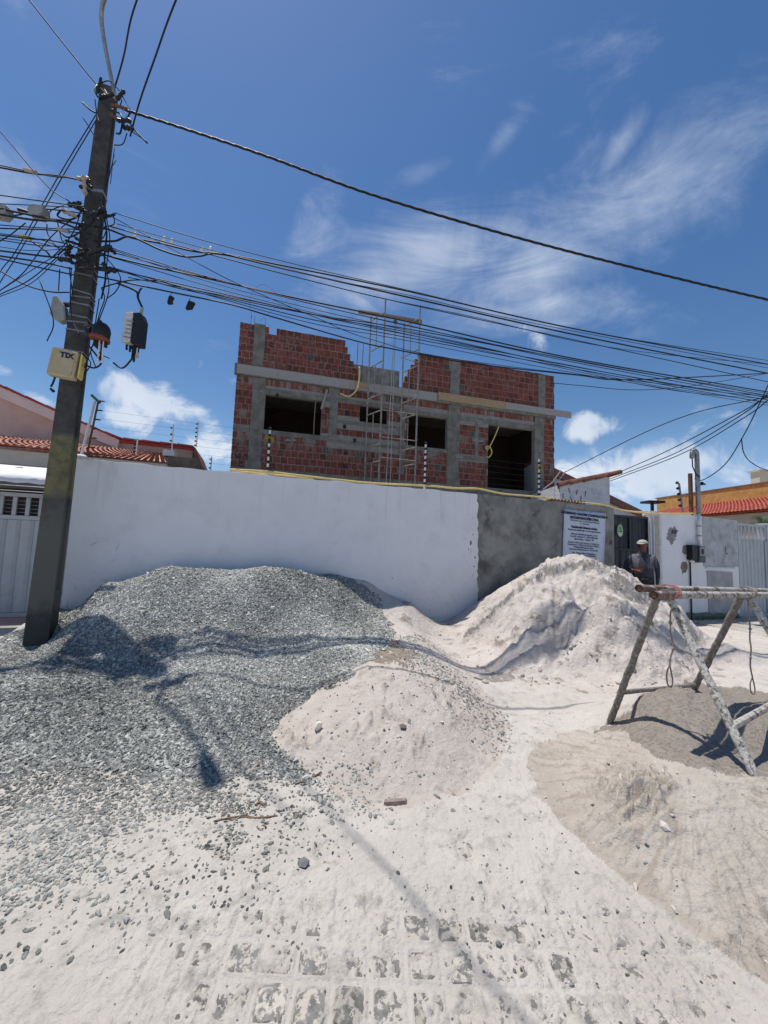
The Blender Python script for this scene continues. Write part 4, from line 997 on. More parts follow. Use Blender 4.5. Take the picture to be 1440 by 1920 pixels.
# yellow hoses
ct = [PL(674, 688, BA-.15, BB), PL(674, 705, BA-.18, BB), PL(670, 728, BA-.2, BB), PL(655, 743, BA-.2, BB), PL(638, 738, BA-.12, BB)]
b = MB(); b.tube(smooth_pts(ct), .025, 8); tag(b.build('hose', mYellow, None, ct[0], True), 'yellow corrugated hose curling off the roof slab left of the scaffold', 'hose')
ct = [PL(935, 800, BA-.05, BB), PL(926, 822, BA-.1, BB), PL(915, 842, BA-.15, BB), PL(911, 838, BA-.2, BB), PL(918, 838, BA-.24, BB), PL(922, 848, BA-.22, BB), PL(917, 857, BA-.15, BB), PL(911, 855, BA-.04, BB)]
b = MB(); b.tube(smooth_pts(ct), .02, 8); tag(b.build('hose', mYellow, None, ct[0], True), 'yellow hose looping out of the large dark doorway upstairs', 'hose')
ct = [PL(592, 752, BA, BB), PL(590, 775, BA-.06, BB), PL(588, 815, BA-.02, BB)]
b = MB(); b.tube(smooth_pts(ct), .014, 6); tag(b.build('hose', mRope, None, ct[0], True), 'pale hose hanging in the wide upstairs window', 'hose')

# ------------------------------------------------------------------ scaffold hoist
sc_ = empty('scaffold', BP(4.4, .9, 0), 'tall narrow hoist scaffold of steel tubes in front of the brick facade', 'scaffold')
Anear = D(720, 640, 10.55); Afar = D(694, 640, 11.05); Bnear = D(786, 640, 10.75); Bfar = D(757, 640, 11.25)
def vt(p, z0, z1, r=.024, nm='tube'):
    b = MB(); b.tube([(p[0], p[1], z0), (p[0], p[1], z1)], r, 8); b.build(nm, mSteel, sc_)
ztA = float(D(721, 562, 10.55)[2]); ztA2 = float(D(700, 594, 11.05)[2]); ztB = float(D(783, 573, 10.75)[2]); ztB2 = float(D(759, 606, 11.25)[2])
vt(Anear, 0, ztA); vt(Afar, 0, ztA2); vt(Bnear, 0, ztB); vt(Bfar, 0, ztB2)
Am = (Anear*.45+Afar*.55); Bm = (Bnear*.45+Bfar*.55)
for pN, pF, pM, tp in ((Anear, Afar, Am, ztA), (Bnear, Bfar, Bm, ztB)):
    z_ = tp-.38; rungs = []
    while z_ > .3:
        rungs.append(z_); z_ -= (1.0 if len(rungs) % 2 else .5)
    for i, z_ in enumerate(rungs):
        b = MB(); b.tube([(pN[0], pN[1], z_), (pF[0], pF[1], z_)], .018, 8); b.build('rung', mSteel, sc_)
    for i in range(0, len(rungs)-1, 2):
        vt(pM, rungs[i+1], rungs[i], .014, 'inner_tube')
    # frame joints
    for z_ in rungs[1::2]:
        b = MB()
        for p in (pN, pF): b.lathe([(.03, 0), (.03, .1)], (p[0], p[1], z_+.2), 8)
        b.build('joint', mSteel, sc_)
for z_ in (6.95, 6.9-1.0, 5.35, 4.55, 3.95):
    b = MB(); b.tube([(Anear[0]+(0 if z_ < 6.9 else .5), Anear[1], z_+.03), (Bnear[0], Bnear[1], z_)], .016, 8); b.build('cross_tube', mSteel, sc_)
b = MB(); p0 = D(672, 584, 10.78); p1 = D(791, 603, 10.98); b.tube([p0, (p0+p1)/2, p1], .06, 10, lump=.03); b.build('top_pole', mWood, sc_)
b = MB(); pm = p0*.42+p1*.58; b.lathe([(.05, -.02), (.07, 0), (.05, .02)], (pm[0], pm[1]-.02, pm[2]-.16), 12, bn); b.tube([(pm[0], pm[1], pm[2]), (pm[0], pm[1], pm[2]-.1)], .012, 6); b.build('pulley', mRust, sc_)
for i, (pxb, dx) in enumerate(((723, 0), (732, .03))):
    e0 = D(pxb, 905, 10.5); b = MB(); b.tube([(pm[0]+dx, pm[1], pm[2]-.12), (pm[0]*.6+e0[0]*.4, 10.7, 6.9), (e0[0], e0[1], 2.0)], .012, 5)
    tag(b.build('hoist_rope', mat('hoist_rope', (.33, .33, .3)), None, (pm[0], pm[1], pm[2])), ['hoist rope hanging from the scaffold pulley, left strand', 'hoist rope hanging from the scaffold pulley, right strand'][i], 'rope')

# ================================================================== neighbour house on the left
def NP(a, px, z):                     # point on plane parallel to the street wall, by its column in the picture and height
    k_ = (px-720)/FPX; c = PL(px, 960, a, WB_)
    for _ in range(3):
        q_, w_ = projn(np.array([c[0]]), np.array([c[1]]), np.array([z])); c = PL(px+(px-q_[0])*1.0+0, 960, a, WB_) if _ == 0 else c
    return np.array([c[0], c[1], z])
def QP(a, s, z, n=0):                 # a: distance plane, s: metres along it from X=0
    return (s*we[0]+wn[0]*n, a+s*we[1]+wn[1]*n, z)
def sof(px, py, a): p = PL(px, py, a, WB_); return float(p[0]/we[0])
nh = empty('house', QP(12.2, -10, 0), 'pink gabled neighbour house with clay tile roofs behind the pole', 'house')
s0, s1 = sof(225, 822, 12.2), sof(366, 838, 12.2)
zg = 4.0; sl0 = sof(-600, 800, 12.2)
slope = (5.02-4.0)/(s0-sof(0, 735, 12.2))
b = MB(); b.prism([(sl0-1, 0), (s1-.05, 0), (s1-.05, zg-.03), (s0, zg-.03), (sl0-1, zg-.03+slope*(s0-sl0+1))], -5, 0, lambda a, c, h: QP(12.2, a, c, h)); b.build('wall', mPink, nh)
b = MB(); b.prism([(sl0-1, zg-.30+slope*(s0-sl0+1)), (s0, zg-.27), (s0+.02, zg-.02), (sl0-1, zg-.05+slope*(s0-sl0+1))], .0, .12, lambda a, c, h: QP(12.2, a, c, h)); b.build('fascia', mat('fascia_pink', (.58, .46, .42), (.63, .51, .47), 3, .9), nh)
b = MB(); b.prism([(s0+.03, zg-.075), (s1, zg-.075), (s1, zg-.02), (s0+.03, zg-.02)], .0, .10, lambda a, c, h: QP(12.2, a, c, h)); b.build('fascia', mTrimRed, nh)
b = MB()
n_ = int((s1-sl0)/.42)
for i in range(n_):
    a_ = sl0+i*.42; c_ = a_+.40
    f_ = lambda s_: zg+slope*max(s0-s_, 0)
    b.box8([QP(12.2, a_, f_(a_)-.01, -.3), QP(12.2, c_, f_(c_)-.01, -.3), QP(12.2, c_, f_(c_)-.01, .17), QP(12.2, a_, f_(a_)-.01, .17),
            QP(12.2, a_, f_(a_)+.045, -.3), QP(12.2, c_, f_(c_)+.03, -.3), QP(12.2, c_, f_(c_)+.03, .17), QP(12.2, a_, f_(a_)+.045, .17)])
b.build('verge_trim', mTrimRed, nh)
# lower barrel tile roof of the porch
def barrel_roof(name, parent, m_, P00, P10, P01, P11, nu, nv, r, fade=1.):
    """P00-P10 eave, P01-P11 top; tiles as half barrels with overlapping courses"""
    P00, P10, P01, P11 = [np.array(p, float) for p in (P00, P10, P01, P11)]
    b = MB(); N = np.cross(P10-P00, P01-P00); N /= np.linalg.norm(N); N *= np.sign(N[2])
    rg_ = random.Random(1)
    for i in range(nu):
        for j in range(nv):
            u0_, u1_ = i/nu, (i+1)/nu; um = (u0_+u1_)/2; v0, v1 = j/nv, (j+1.12)/nv
            w_ = np.linalg.norm(P10-P00)/nu
            vs = []
            for v_, lift, rr in ((v0, .028, 1.), (v1, .004, .85)):
                for k in range(6):
                    th = math.pi*k/5; uu = um - math.cos(th)*.5*.80*(u1_-u0_)*rr
                    p = (P00*(1-uu)+P10*uu)*(1-v_)+(P01*(1-uu)+P11*uu)*v_
                    vs.append(p+N*(math.sin(th)*w_*.32*rr+lift+rg_.uniform(-.003, .003)))
            b.add(vs, [(k, k+1, 6+k+1, 6+k) for k in range(5)])
    for i in range(nu):      # channel tiles
        u0_, u1_ = (i+.5-.45)/nu+.5/nu, (i+.5+.45)/nu+.5/nu; vs = []
        for v_ in (0., 1.):
            for k in range(4):
                uu = min(u0_+(u1_-u0_)*k/3, 1); p = (P00*(1-uu)+P10*uu)*(1-v_)+(P01*(1-uu)+P11*uu)*v_
                vs.append(p+N*(-.02*math.sin(math.pi*k/3)))
        b.add(vs, [(k, k+1, 4+k+1, 4+k) for k in range(3)])
    o = b.build(name, m_, parent); return tag(o, kind='stuff')
e0, e1 = sof(-350, 800, 9), sof(312, 865, 9)
g0, g1 = sof(-350, 800, 12.0), sof(300, 850, 12.0)
barrel_roof('roof_tiles', nh, mTile, QP(9, e0, 3.02), QP(9, e1, 3.02), QP(12.15, e0-.1, 3.76), QP(12.1, g1, 3.70), 44, 9, .1)
b = MB(); b.prism([(e0, 2.72), (e1-.05, 2.72), (e1-.05, 2.98), (e0, 2.98)], -.14, 0, lambda a, c, h: QP(9.1, a, c, h)); b.build('porch_beam', mat('beam_beige', (.50, .44, .37), (.55, .49, .42), 4, .9), nh)
for i in range(3):
    b = MB(); b.prism([(e0, 2.30+i*.14), (e1-.4, 2.30+i*.14), (e1-.4, 2.42+i*.14), (e0, 2.42+i*.14)], -.2+i*.02, -.06+i*.02, lambda a, c, h: QP(9.2, a, c, h)); b.build('soffit_shade_board', mat('soffit_shade', (.22, .2, .17), (.27, .25, .21), 4, .9), nh)  # shading below the porch beam, put into the dark colour of these boards
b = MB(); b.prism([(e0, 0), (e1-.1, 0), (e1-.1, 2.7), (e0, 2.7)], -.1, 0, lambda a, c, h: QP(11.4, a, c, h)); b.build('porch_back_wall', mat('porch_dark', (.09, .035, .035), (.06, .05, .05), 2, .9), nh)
b = MB()
for i in range(5): b.tube([QP(8.62, e0, 2.2+i*.09), QP(8.62, -5.2, 2.2+i*.09)], .007, 4)
for i in range(6): b.tube([QP(8.615, e0+i*1.3, 2.15), QP(8.615, e0+i*1.3, 2.7)], .01, 4)
b.build('wire_grille', mGreyPipe, nh)
# brown stained return and dark gable end to the right of the roof
b = MB(); a0, a1 = sof(316, 853, 10.6), sof(368, 876, 10.6)
b.prism([(a0, 0), (a1, 0), (a1, 3.42), (a0, 3.42)], -2.5, 0, lambda a, c, h: QP(10.6, a, c, h)); b.build('stained_wall', mat('stained', (.13, .09, .065), (.24, .18, .13), 4, .95, c3=(.3, .25, .2), s3=3, t3=(.55, .7)), nh)
b = MB(); b.prism([(a0-.12, 3.422), (a0+.12, 3.422), (a0+.12, 3.56), (a0-.12, 3.56)], -.3, .02, lambda a, c, h: QP(10.6, a, c, h)); b.build('white_cap', mWhiteB, nh)
b = MB(); k0, k1 = sof(367, 838, 12.0), sof(388, 878, 12.0); b.prism([(k0-.05, 2.5), (k1+.3, 2.5), (k0-.03, 4.0)], -2, 0, lambda a, c, h: QP(12.0, a, c, h)); b.build('gable_end', mTileDark, nh)
# side boundary wall running back from the street corner
root = empty('boundary_wall', WP(-.08, 0, 0), 'low dark topped side wall running back from the left corner of the white wall', 'wall')
def NB(s_, n, z_): p = WO + we*(-.22+n) - wn*s_; return (p[0], p[1], z_)
b = MB(); b.box(.17, 10, -.08, .08, 0, 2.50, lambda x, y, z_: NB(x, y, z_)); b.build('masonry', mWhiteB, root)
b = MB(); b.box(.17, 10, -.11, .11, 2.503, 2.54, lambda x, y, z_: NB(x, y, z_)); b.build('coping', mat('dark_coping2', (.08, .07, .06), (.13, .12, .1), 9, .9), root)
# tall double electric post on the corner
ep = empty('electric_fence_post', WP(.05, -.1, 2.5), 'tall leaning double fence post with bracket head on the white wall corner', 'fence post', 'electric fence posts')
c0, c1 = np.array(D(152, 856, 4.9)), np.array(D(178, 752, 4.9)); d0, d1 = np.array(D(162, 858, 4.9)), np.array(D(184, 754, 4.9))
b = MB(); b.tube([c0, c1], .016, 6); b.build('post', mPVC, ep)
b = MB(); b.tube([d0, d1], .012, 6); b.build('post', mRust, ep)
b = MB(); b.tube([D(172, 741, 4.9), D(187, 755, 4.88)], .018, 6); b.build('bracket', mBlack, ep)
for i in range(7):
    s_ = i/6; p = d1*(1-s_)+d0*s_; q_ = p + np.array([.075, -.03, .005])
    b = MB(); b.tube([p+np.array([.0, -.01, 0]), q_], .006, 5); b.lathe([(.008, 0), (.034, .006), (.034, .014), (.01, .02)], q_-np.array([0, 0, .01]), 10, (.15, -.2, 1)); b.build('insulator', mBlack, ep)
root = empty('cap_stone', D(150, 858, 4.86), 'rounded white mortar cap at the foot of the leaning fence post', 'cap')
b = MB(); b.lathe([(.10, 0), (.10, .025), (.06, .05), (.01, .06)], D(152, 860, 4.87), 12); b.build('mortar_cap', mWhiteB, root)
def side_post(px, ytop, yb, y, label):
    t0, t1 = np.array(D(px-3, yb, y)), np.array(D(px+1, ytop, y))
    r2 = empty('electric_fence_post', t0, label, 'fence post', 'electric fence posts')
    b = MB(); b.tube([t0, t1], .014, 6); b.build('post', mPVC, r2)
    for i in range(6):
        s_ = (i+.5)/6; p = t0*(1-s_)+t1*s_
        b = MB(); b.lathe([(.016, 0), (.026, .01), (.026, .03), (.016, .04)], p-np.array([.02, .0, .02]), 7, (-1, -.2, .2)); b.build('insulator', mBlack, r2)
side_post(257, 822, 862, 7.67, 'short grey fence post standing before the neighbour tile roof')
side_post(324, 795, 868, 9.2, 'fence post standing by the brown stained end of the neighbour house')
side_post(371, 790, 838, 10.5, 'thin fence post at the right end of the red roof trim')
side_post(396, 856, 905, 11.5, 'farthest small fence post just left of the brick building')
# awning
aw = empty('awning', QP(8.3, -7, 2.5), 'white fabric awning over the grey gate at the left edge', 'awning')
w0, w1 = sof(-350, 880, 8.2), sof(86, 884, 8.2)+.75
b = MB(); nx = 24; vs = []
for j in range(7):
    for i in range(nx+1):
        s_ = w0+(w1-w0)*i/nx; v_ = j/6
        vs.append(QP(8.3-.62*v_, s_, 2.60-.26*v_**1.5-.012*math.sin(i*1.6)*math.sin(3.14*v_)))
for i in range(nx+1): s_ = w0+(w1-w0)*i/nx; vs.append(QP(7.68, s_, 2.27-.02*abs(math.sin(i*1.57))))
b.add(vs, [(j*(nx+1)+i, j*(nx+1)+i+1, (j+1)*(nx+1)+i+1, (j+1)*(nx+1)+i) for j in range(7) for i in range(nx)])
b.build('canopy', mAwning, aw, smooth=True)
b = MB(); b.tube([QP(7.7, w0, 2.33), QP(7.7, w1, 2.33)], .014, 6); b.build('front_bar', mGreyPipe, aw)
b = MB(); pp = [D(17, 879, 6.2), D(26, 873, 6.25), D(31, 873, 6.25), D(24, 878, 6.2)]
b.prism([(.0, .0), (.09, .05), (.13, .04), (.05, -.02)], 0, .006, lambda a, c, h: tuple(np.array(D(19, 879, 5.98))+np.array([a*1.2, c*1.0+.02, .02+c*.35+h]))); b.build('stain', mRust, aw)
# gate
lg = empty('gate', QP(8.4, -7.4, 0), 'pale grey ribbed metal gate with barred slots behind the pole at the left edge', 'gate')
G0, G1 = sof(-380, 1000, 8.4), sof(110, 1000, 8.4)
def qb(b, s0_, s1_, n0, n1, z0, z1, a=8.4): b.box(s0_, s1_, n0, n1, z0, z1, lambda x, y, z_: QP(a, x, z_, y))
for z0, z1, n1 in ((2.085, 2.15, .03), (1.70, 1.77, .03), (.09, .16, .03)):
    b = MB(); qb(b, G0, G1, -.03, n1, z0, z1); b.build('rail', mGate, lg)
s_ = G0; i = 0
while s_ < G1-.1:
    b = MB(); b.prism([(s_, .0), (s_+.05, .022), (s_+.13, .022), (s_+.18, .0)], .165, 1.695, lambda a, c, h: QP(8.4, a, h, c)); b.build('panel', mGate, lg); s_ += .183
s_ = sof(5, 950, 8.4)-.045
while s_ > G0: s_ -= .178
while s_ < G1-.1:
    b = MB(); qb(b, s_, s_+.055, -.015, .02, 1.775, 2.08); b.build('slot_bar', mGate, lg)
    s_ += .178
b = MB()
for j in range(4): qb(b, G0, G1, -.03, -.022, 1.82+j*.065, 1.828+j*.065)
b.build('slot_wires', mGreyPipe, lg)
b = MB(); qb(b, G0, G1, -.10, -.07, .1, 2.0); b.build('slot_shade_sheet', mDark, lg)  # dark sheet painted as the shade seen through the slots
b = MB(); qb(b, G0, G1+.6, -.12, .14, -.02, .085); tag(b.build('door_sill', mPinkFloor), kind='structure')
b = MB(); b.box(G0, G1+1.2, -1.55, -.14, -.03, .035, lambda x, y, z_: QP(8.4, x, z_, -y)); tag(b.build('driveway', mPave), kind='structure')
b = MB(); wbox(b, 11.6, 22, .0, 1.5, -.02, .03); tag(b.build('pavement', mPave), kind='structure')
b = MB(); b.box(0, 1.6, -.09, .09, 0, 2.45, lambda x, y, z_: (WP(-.22, 0, 0)[0]+y-wn[0]*x*0, WP(-.22, 0, 0)[1]+x, z_))
root = empty('gate_pillar', (-4.9, 5.9, 0), 'beige side pier hidden between the grey gate and the utility pole', 'pillar')
pp = QP(8.4, G1, 0); b.v = []; b.f = []; b.mi = []; b.box(pp[0]+.03, pp[0]+.22, pp[1]-.05, pp[1]+.2, 0, 2.25); b.build('pillar_core', mCream, root)

# ================================================================== behind the right part of the wall
rh = empty('house', D(1095, 900, 10.5), 'low whitewashed house end with a sloping row of old tiles right of the brick building', 'house')
p = [D(1046, 942, 10.5), D(1142, 950, 10.5), D(1143, 893, 10.5), D(1050, 908, 10.5)]
p[0] = (p[0][0], p[0][1], 0); p[1] = (p[1][0], p[1][1], 0); dd = np.array([.326*0+.1, 2.5, 0])
b = MB(); b.box8([p[0], p[1], np.array(p[1])+dd, np.array(p[0])+dd, p[3], p[2], np.array(p[2])+dd, np.array(p[3])+dd]); b.build('wall', mWhiteB, rh)
b = MB(); a_, c_ = np.array(D(1046, 909, 10.45)), np.array(D(1163, 886, 10.45)); n_ = 5
for i in range(n_):
    q0, q1 = a_+(c_-a_)*i/n_, a_+(c_-a_)*(i+1.08)/n_; b = MB(); b.tube([q0+np.array([0, 0, .0]), q1+np.array([0, 0, .02])], [.075, .062], 8); b.build('ridge_tile', mTileDark, rh)
b = MB(); b.tube([a_+np.array([.05, .1, -.07]), c_+np.array([-.25, .1, -.07])], .035, 5); b.build('rafter', mTileDark, rh)
b = MB()
for i, (x_, y_) in enumerate([(1056, 925), (1070, 932), (1083, 918), (1098, 921), (1066, 915), (1090, 930)]):
    q0 = np.array(D(x_, y_, 10.49)); b.tube([q0, q0+np.array([.05*math.sin(i*2.), 0, -.15])], .012, 4)
b.build('stains', mConc, rh)
bh = empty('house', D(1115, 930, 13.5), 'dark red gable roof slope seen behind the whitewashed house end', 'house')
a_, c_, d_ = np.array(D(1000, 862, 13.5)), np.array(D(1197, 958, 13.5)), None
lo = lambda p, z_: np.array([p[0], p[1], z_])
b = MB(); off = np.array([.2, 4, 0]); b.box8([lo(a_, 0), lo(c_, 0), lo(c_, 0)+off, lo(a_, 0)+off, a_-[0, 0, .12], c_-[0, 0, .12], c_+off-[0, 0, .12], a_+off-[0, 0, .12]]); b.build('wall', mWhiteB, bh)
b = MB(); b.box8([a_-[0, .2, .30], c_-[0, .2, .22], c_+off, a_+off, a_-[0, .2, .0], c_-[0, .2, .0], c_+off+[0, 0, .1], a_+off+[0, 0, .1]]); b.build('roof', mTileDark, bh)
for i, (xa, ya, xb, yb) in enumerate([(1037, 902, 1052, 882), (1046, 903, 1060, 884), (1018, 918, 1040, 901)]):
    b = MB(); b.tube([D(xa, ya, 10.9), D(xb, yb, 10.9)], .018, 5); tag(b.build('batten', mPlank, None, D(xa, ya, 10.9)), ['pale batten leaning beside the brick corner, left one', 'pale batten leaning beside the brick corner, right one', 'lowest pale batten lying by the foot of the brick corner'][i], 'batten')

oh = empty('house', (14, 16, 0), 'ochre walled house with a bright red tile roof at the right edge', 'house')
b = MB(); b.box8([(15.9, 15, 0), (19, 15, 0), (19, 22, 0), (15.2, 20.6, 0), (15.9, 15, 4.60), (19, 15, 4.6), (19, 22, 4.6), (15.2, 20.6, 4.52)]); b.build('ochre_wall', mOchre, oh)
b = MB(); b.box8([(15.86, 14.95, 4.605), (19, 14.95, 4.605), (19, 22, 4.605), (15.16, 20.7, 4.525), (15.86, 14.95, 4.64), (19, 14.95, 4.64), (19, 22, 4.64), (15.16, 20.7, 4.56)]); b.build('wall_cap', mCement, oh)
barrel_roof('roof_tiles', oh, mTileRed, (12.35, 19.5, 3.03), (12.35, 10.8, 3.03), (15.75, 19.8, 3.95), (15.95, 10.8, 3.95), 60, 12, .1)
b = MB(); b.box(12.55, 12.7, 11, 19.3, 0, 2.98); b.box(12.7, 15.8, 11, 11.15, 0, 3.0); b.build('side_wall', mCream, oh)
b = MB(); q0 = D(1217, 944, 17); b.box(q0[0], q0[0]+.75, 17, 17.6, q0[2]+.05, q0[2]+.15); b.box(q0[0]+.2, q0[0]+.3, 17.1, 17.2, 2, q0[2]+.05); b.build('small_canopy', mBlack, oh)
th = empty('house', D(1460, 900, 24), 'pale cream block house top at the far right edge', 'house')
q0 = D(1424, 884, 24); b = MB(); b.box(q0[0], q0[0]+8, 24, 24.6, 0, q0[2]); b.build('wall', mat('cream_far', (.55, .45, .33), (.6, .5, .38), 3, .9), th)
b = MB(); b.box(q0[0]-.1, q0[0]+8.1, 23.9, 24.7, q0[2]+.003, q0[2]+.12); b.build('parapet_cap', mCream, th)
def rpost(pxb, pyb, pxt, pyt, y, label, k=5):
    t0, t1 = np.array(D(pxb, pyb, y)), np.array(D(pxt, pyt, y)); t0[2] = min(t0[2], 2.45)
    r2 = empty('electric_fence_post', t0, label, 'fence post', 'electric fence posts')
    b = MB(); b.tube([t0, t1], .022, 6); b.build('post', mGreyPipe, r2)
    for i in range(k):
        s_ = .3+.7*i/(k-1) if k > 1 else .5; p = t0*(1-s_)+t1*s_
        b = MB(); b.lathe([(.016, 0), (.036, .01), (.036, .035), (.016, .045)], p-np.array([.045, .02, .0]), 7, (-1, -.3, .2)); b.build('insulator', mBlack, r2)
rpost(1281, 960, 1273, 906, 9.0, 'leaning fence post left of the service mast on the white wall')
rpost(1312, 968, 1310, 917, 8.9, 'fence post just right of the service mast on the white wall')
# palm like plant behind the right gate
pl = empty('palm_plant', D(1432, 985, 11.5), 'green palm like shrub behind the right hand gate', 'plant')
c0 = np.array(D(1434, 985, 11.5)); r_ = random.Random(4)
b = MB(); b.tube([(c0[0], c0[1], 0), (c0[0], c0[1], c0[2])], [.08, .05], 7); b.build('stem', mStick, pl)
for i in range(22):
    az = r_.uniform(0, 6.28); L_ = r_.uniform(.5, .85); el = r_.uniform(.35, 1.2); b = MB()
    stem = [c0+np.array([math.cos(az)*L_*s_*math.cos(el), math.sin(az)*L_*s_*math.cos(el), L_*(math.sin(el)*s_-.55*s_*s_)]) for s_ in np.linspace(0, 1, 8)]
    b.tube(stem, .008, 4)
    for k in range(1, 8):
        p = stem[k]; d = stem[k]-stem[k-1]; d /= np.linalg.norm(d); sd = np.cross(d, [0, 0, 1.]); sd /= np.linalg.norm(sd)+1e-6
        for sg in (-1, 1):
            for kk in (0, .5):
                pb = p-d*kk*.09; tip = pb+(sd*sg*.8+d*.7)*.17*(1-.5*k/8)+np.array([0, 0, -.05*r_.random()]); b.add([pb, pb+d*.02, tip], [(0, 1, 2)])
    b.build('frond', mLeaf, pl)
# little weeds at the foot of the right wall
b = MB()
for i in range(170):
    u = r_.uniform(11.9, 13.6); p = np.array(WP(u, r_.uniform(.01, .14), .03)); hh_ = r_.uniform(.03, .10); a_ = r_.uniform(0, 6.28)
    t_ = p+np.array([math.cos(a_)*.04, math.sin(a_)*.04, hh_]); b.add([p+[.008, 0, 0], p-[.008, 0, 0], t_], [(0, 1, 2)])
tag(b.build('weeds', mLeaf, None, WP(12.5, 0, 0)), kind='stuff')

# ================================================================== utility pole
PX0, PY0 = -3.94, 4.43
up = empty('utility_pole', (PX0, PY0, 0), 'dark weathered concrete utility pole with faded yellow paint at the left', 'utility pole')
HP = 7.32
def pole_sec(z_):
    k_ = z_/HP; a = .118*(1-k_)+.078*k_; c = .095*(1-k_)+.062*k_; g = .04 if z_ > .85 else 0.0
    if z_ <= .0: g = 0
    fl = a*.42
    P_ = [(-a, -c), (a, -c), (a, -c*.45), (a-g, -c*.25), (a-g, c*.25), (a, c*.45), (a, c), (-a, c), (-a, c*.45), (-a+g, c*.25), (-a+g, -c*.25), (-a, -c*.45)]
    return [(PX0+.14*k_+we[0]*u-wn[0]*v, PY0+we[1]*u-wn[1]*v, z_) for u, v in P_]
zz = [-.05, .5, .84, .86, 1.6, 2.4, 3.2, 4., 4.8, 5.6, 6.4, HP]; b = MB(); vs = []
for z_ in zz: vs += pole_sec(z_)
n_ = 12; b.add(vs, [(i*n_+k, i*n_+(k+1) % n_, (i+1)*n_+(k+1) % n_, (i+1)*n_+k) for i in range(len(zz)-1) for k in range(n_)]+[tuple(range((len(zz)-1)*n_, len(zz)*n_))])
b.build('shaft', mPole, up)
def band(z_, m_=mGreyPipe, h=.025, tilt=.0, nm='strap'):
    k_ = z_/HP; a = .118*(1-k_)+.078*k_+.006; c = .095*(1-k_)+.062*k_+.006
    b = MB(); P_ = [(-a, -c), (a, -c), (a, c), (-a, c)]
    vs = [(PX0+.14*k_+we[0]*u-wn[0]*v, PY0+we[1]*u-wn[1]*v, z_+tilt*u) for u, v in P_]; vs += [(x, y, z2+h) for x, y, z2 in vs]
    b.add(vs, [(i, (i+1) % 4, 4+(i+1) % 4, 4+i) for i in range(4)]); b.build(nm, m_, up)
def zp(px, py, y=PY0-.15): return float(D(px, py, y)[2])
for py_, tl in ((345, .2), (492, .1), (505, 0), (538, -.1), (548, .1), (561, 0), (585, 0), (596, .1), (612, 0), (652, .0)): band(zp(165, py_)-.02, mGreyPipe, .018 if py_ != 345 else .04, tl)
PF = lambda px, py, y=PY0-.22: np.array(D(px, py, y))
# racks, insulators, brackets clustered at two levels
rk = random.Random(12)
for i, (px, py) in enumerate([(150, 388), (140, 382), (196, 396), (205, 405), (130, 400), (137, 455), (150, 452), (128, 470), (120, 486), (135, 492), (152, 476), (203, 466), (210, 470), (198, 502), (206, 506), (190, 430), (150, 424), (196, 180), (186, 160), (226, 178), (232, 226), (240, 240), (160, 345), (155, 334), (158, 348), (170, 402), (182, 410), (168, 470), (160, 486), (172, 500), (186, 478)]):
    c = PF(px, py, PY0-.2-rk.uniform(0, .12)); ax = np.array([rk.uniform(-1, 1), rk.uniform(-.3, .3), rk.uniform(-.5, .8)]); ax /= np.linalg.norm(ax)
    L_ = rk.uniform(.05, .10); r_0 = rk.uniform(.018, .032)
    b = MB(); b.lathe([(r_0*.5, -L_), (r_0, -L_*.7), (r_0*.6, -L_*.2), (r_0, 0), (r_0*.6, L_*.3), (r_0*.9, L_*.7), (r_0*.4, L_)], c, 8, ax)
    b.build('insulator', mCeramic if i in (23, 24, 4) else mBlack, up)
for (a_, c_, r_1) in [((150, 335), (172, 352), .02), ((150, 350), (170, 360), .02), ((196, 392), (172, 408), .02), ((205, 462), (165, 476), .025), ((204, 506), (160, 500), .025), ((128, 478), (165, 490), .025), ((186, 186), (214, 176), .02), ((210, 196), (238, 204), .018), ((208, 215), (232, 228), .018), ((140, 388), (172, 402), .02)]:
    b = MB(); b.tube([PF(*a_), PF(*c_)], r_1, 6); b.build('bracket', mBlack if r_1 > .018 else mRust, up)
# tangled leads on the pole
def cable(name, P_, r, label, group=None, m_=None, parent=None, cat='cable', n=10, sides=5):
    P_ = smooth_pts(P_, n); b = MB(); b.tube(P_, r, sides); o = b.build(name, m_ or mCable, parent, P_[0] if parent is None else None, True)
    if parent is None: tag(o, label, cat, group)
    return o
loops = [[(182,160),(178,168),(185,183),(200,178),(196,168)],[(188,156),(205,152),(222,168),(235,190),(244,205)],[(222,178),(228,188),(226,200),(236,215),(232,232)],[(246,208),(240,222),(250,240),(258,250),(276,268)],[(240,240),(252,250),(268,260)],[(238,250),(230,270),(214,272)],[(154,192),(168,205),(180,212)],[(155,220),(168,240),(180,262)],[(178,186),(182,215),(188,234)],[(210,205),(228,218),(226,248),(218,250)],
  [(212,402),(214,420),(196,425)],[(200,430),(194,445),(186,450)],[(196,408),(200,440),(196,480),(198,520),(190,560)],[(200,410),(206,450),(200,500),(204,545),(186,600)],[(120,385),(95,395),(95,410),(112,412)],[(115,392),(108,405),(130,412),(150,404)],[(108,418),(116,450),(120,452)],[(88,420),(90,440),(112,470)],[(108,478),(130,462),(160,470)],[(130,500),(132,520),(138,560)],[(112,505),(110,540),(110,545)],[(52,448),(85,470),(95,482)],
  [(190,540),(196,560),(186,590),(176,640),(158,690)],[(186,560),(178,620),(186,660),(205,672)],[(160,640),(180,665),(190,680),(176,690),(157,682)],[(178,640),(170,660),(180,690)],[(150,630),(136,600),(132,560),(134,500)],[(212,680),(230,690),(250,670)],[(88,640),(100,600),(72,520)],[(160,700),(170,680),(150,660)],[(188,390),(170,420),(130,445),(108,430)],[(152,395),(140,430),(120,460),(95,485)],[(192,478),(205,490),(226,520),(218,545),(200,560)]]
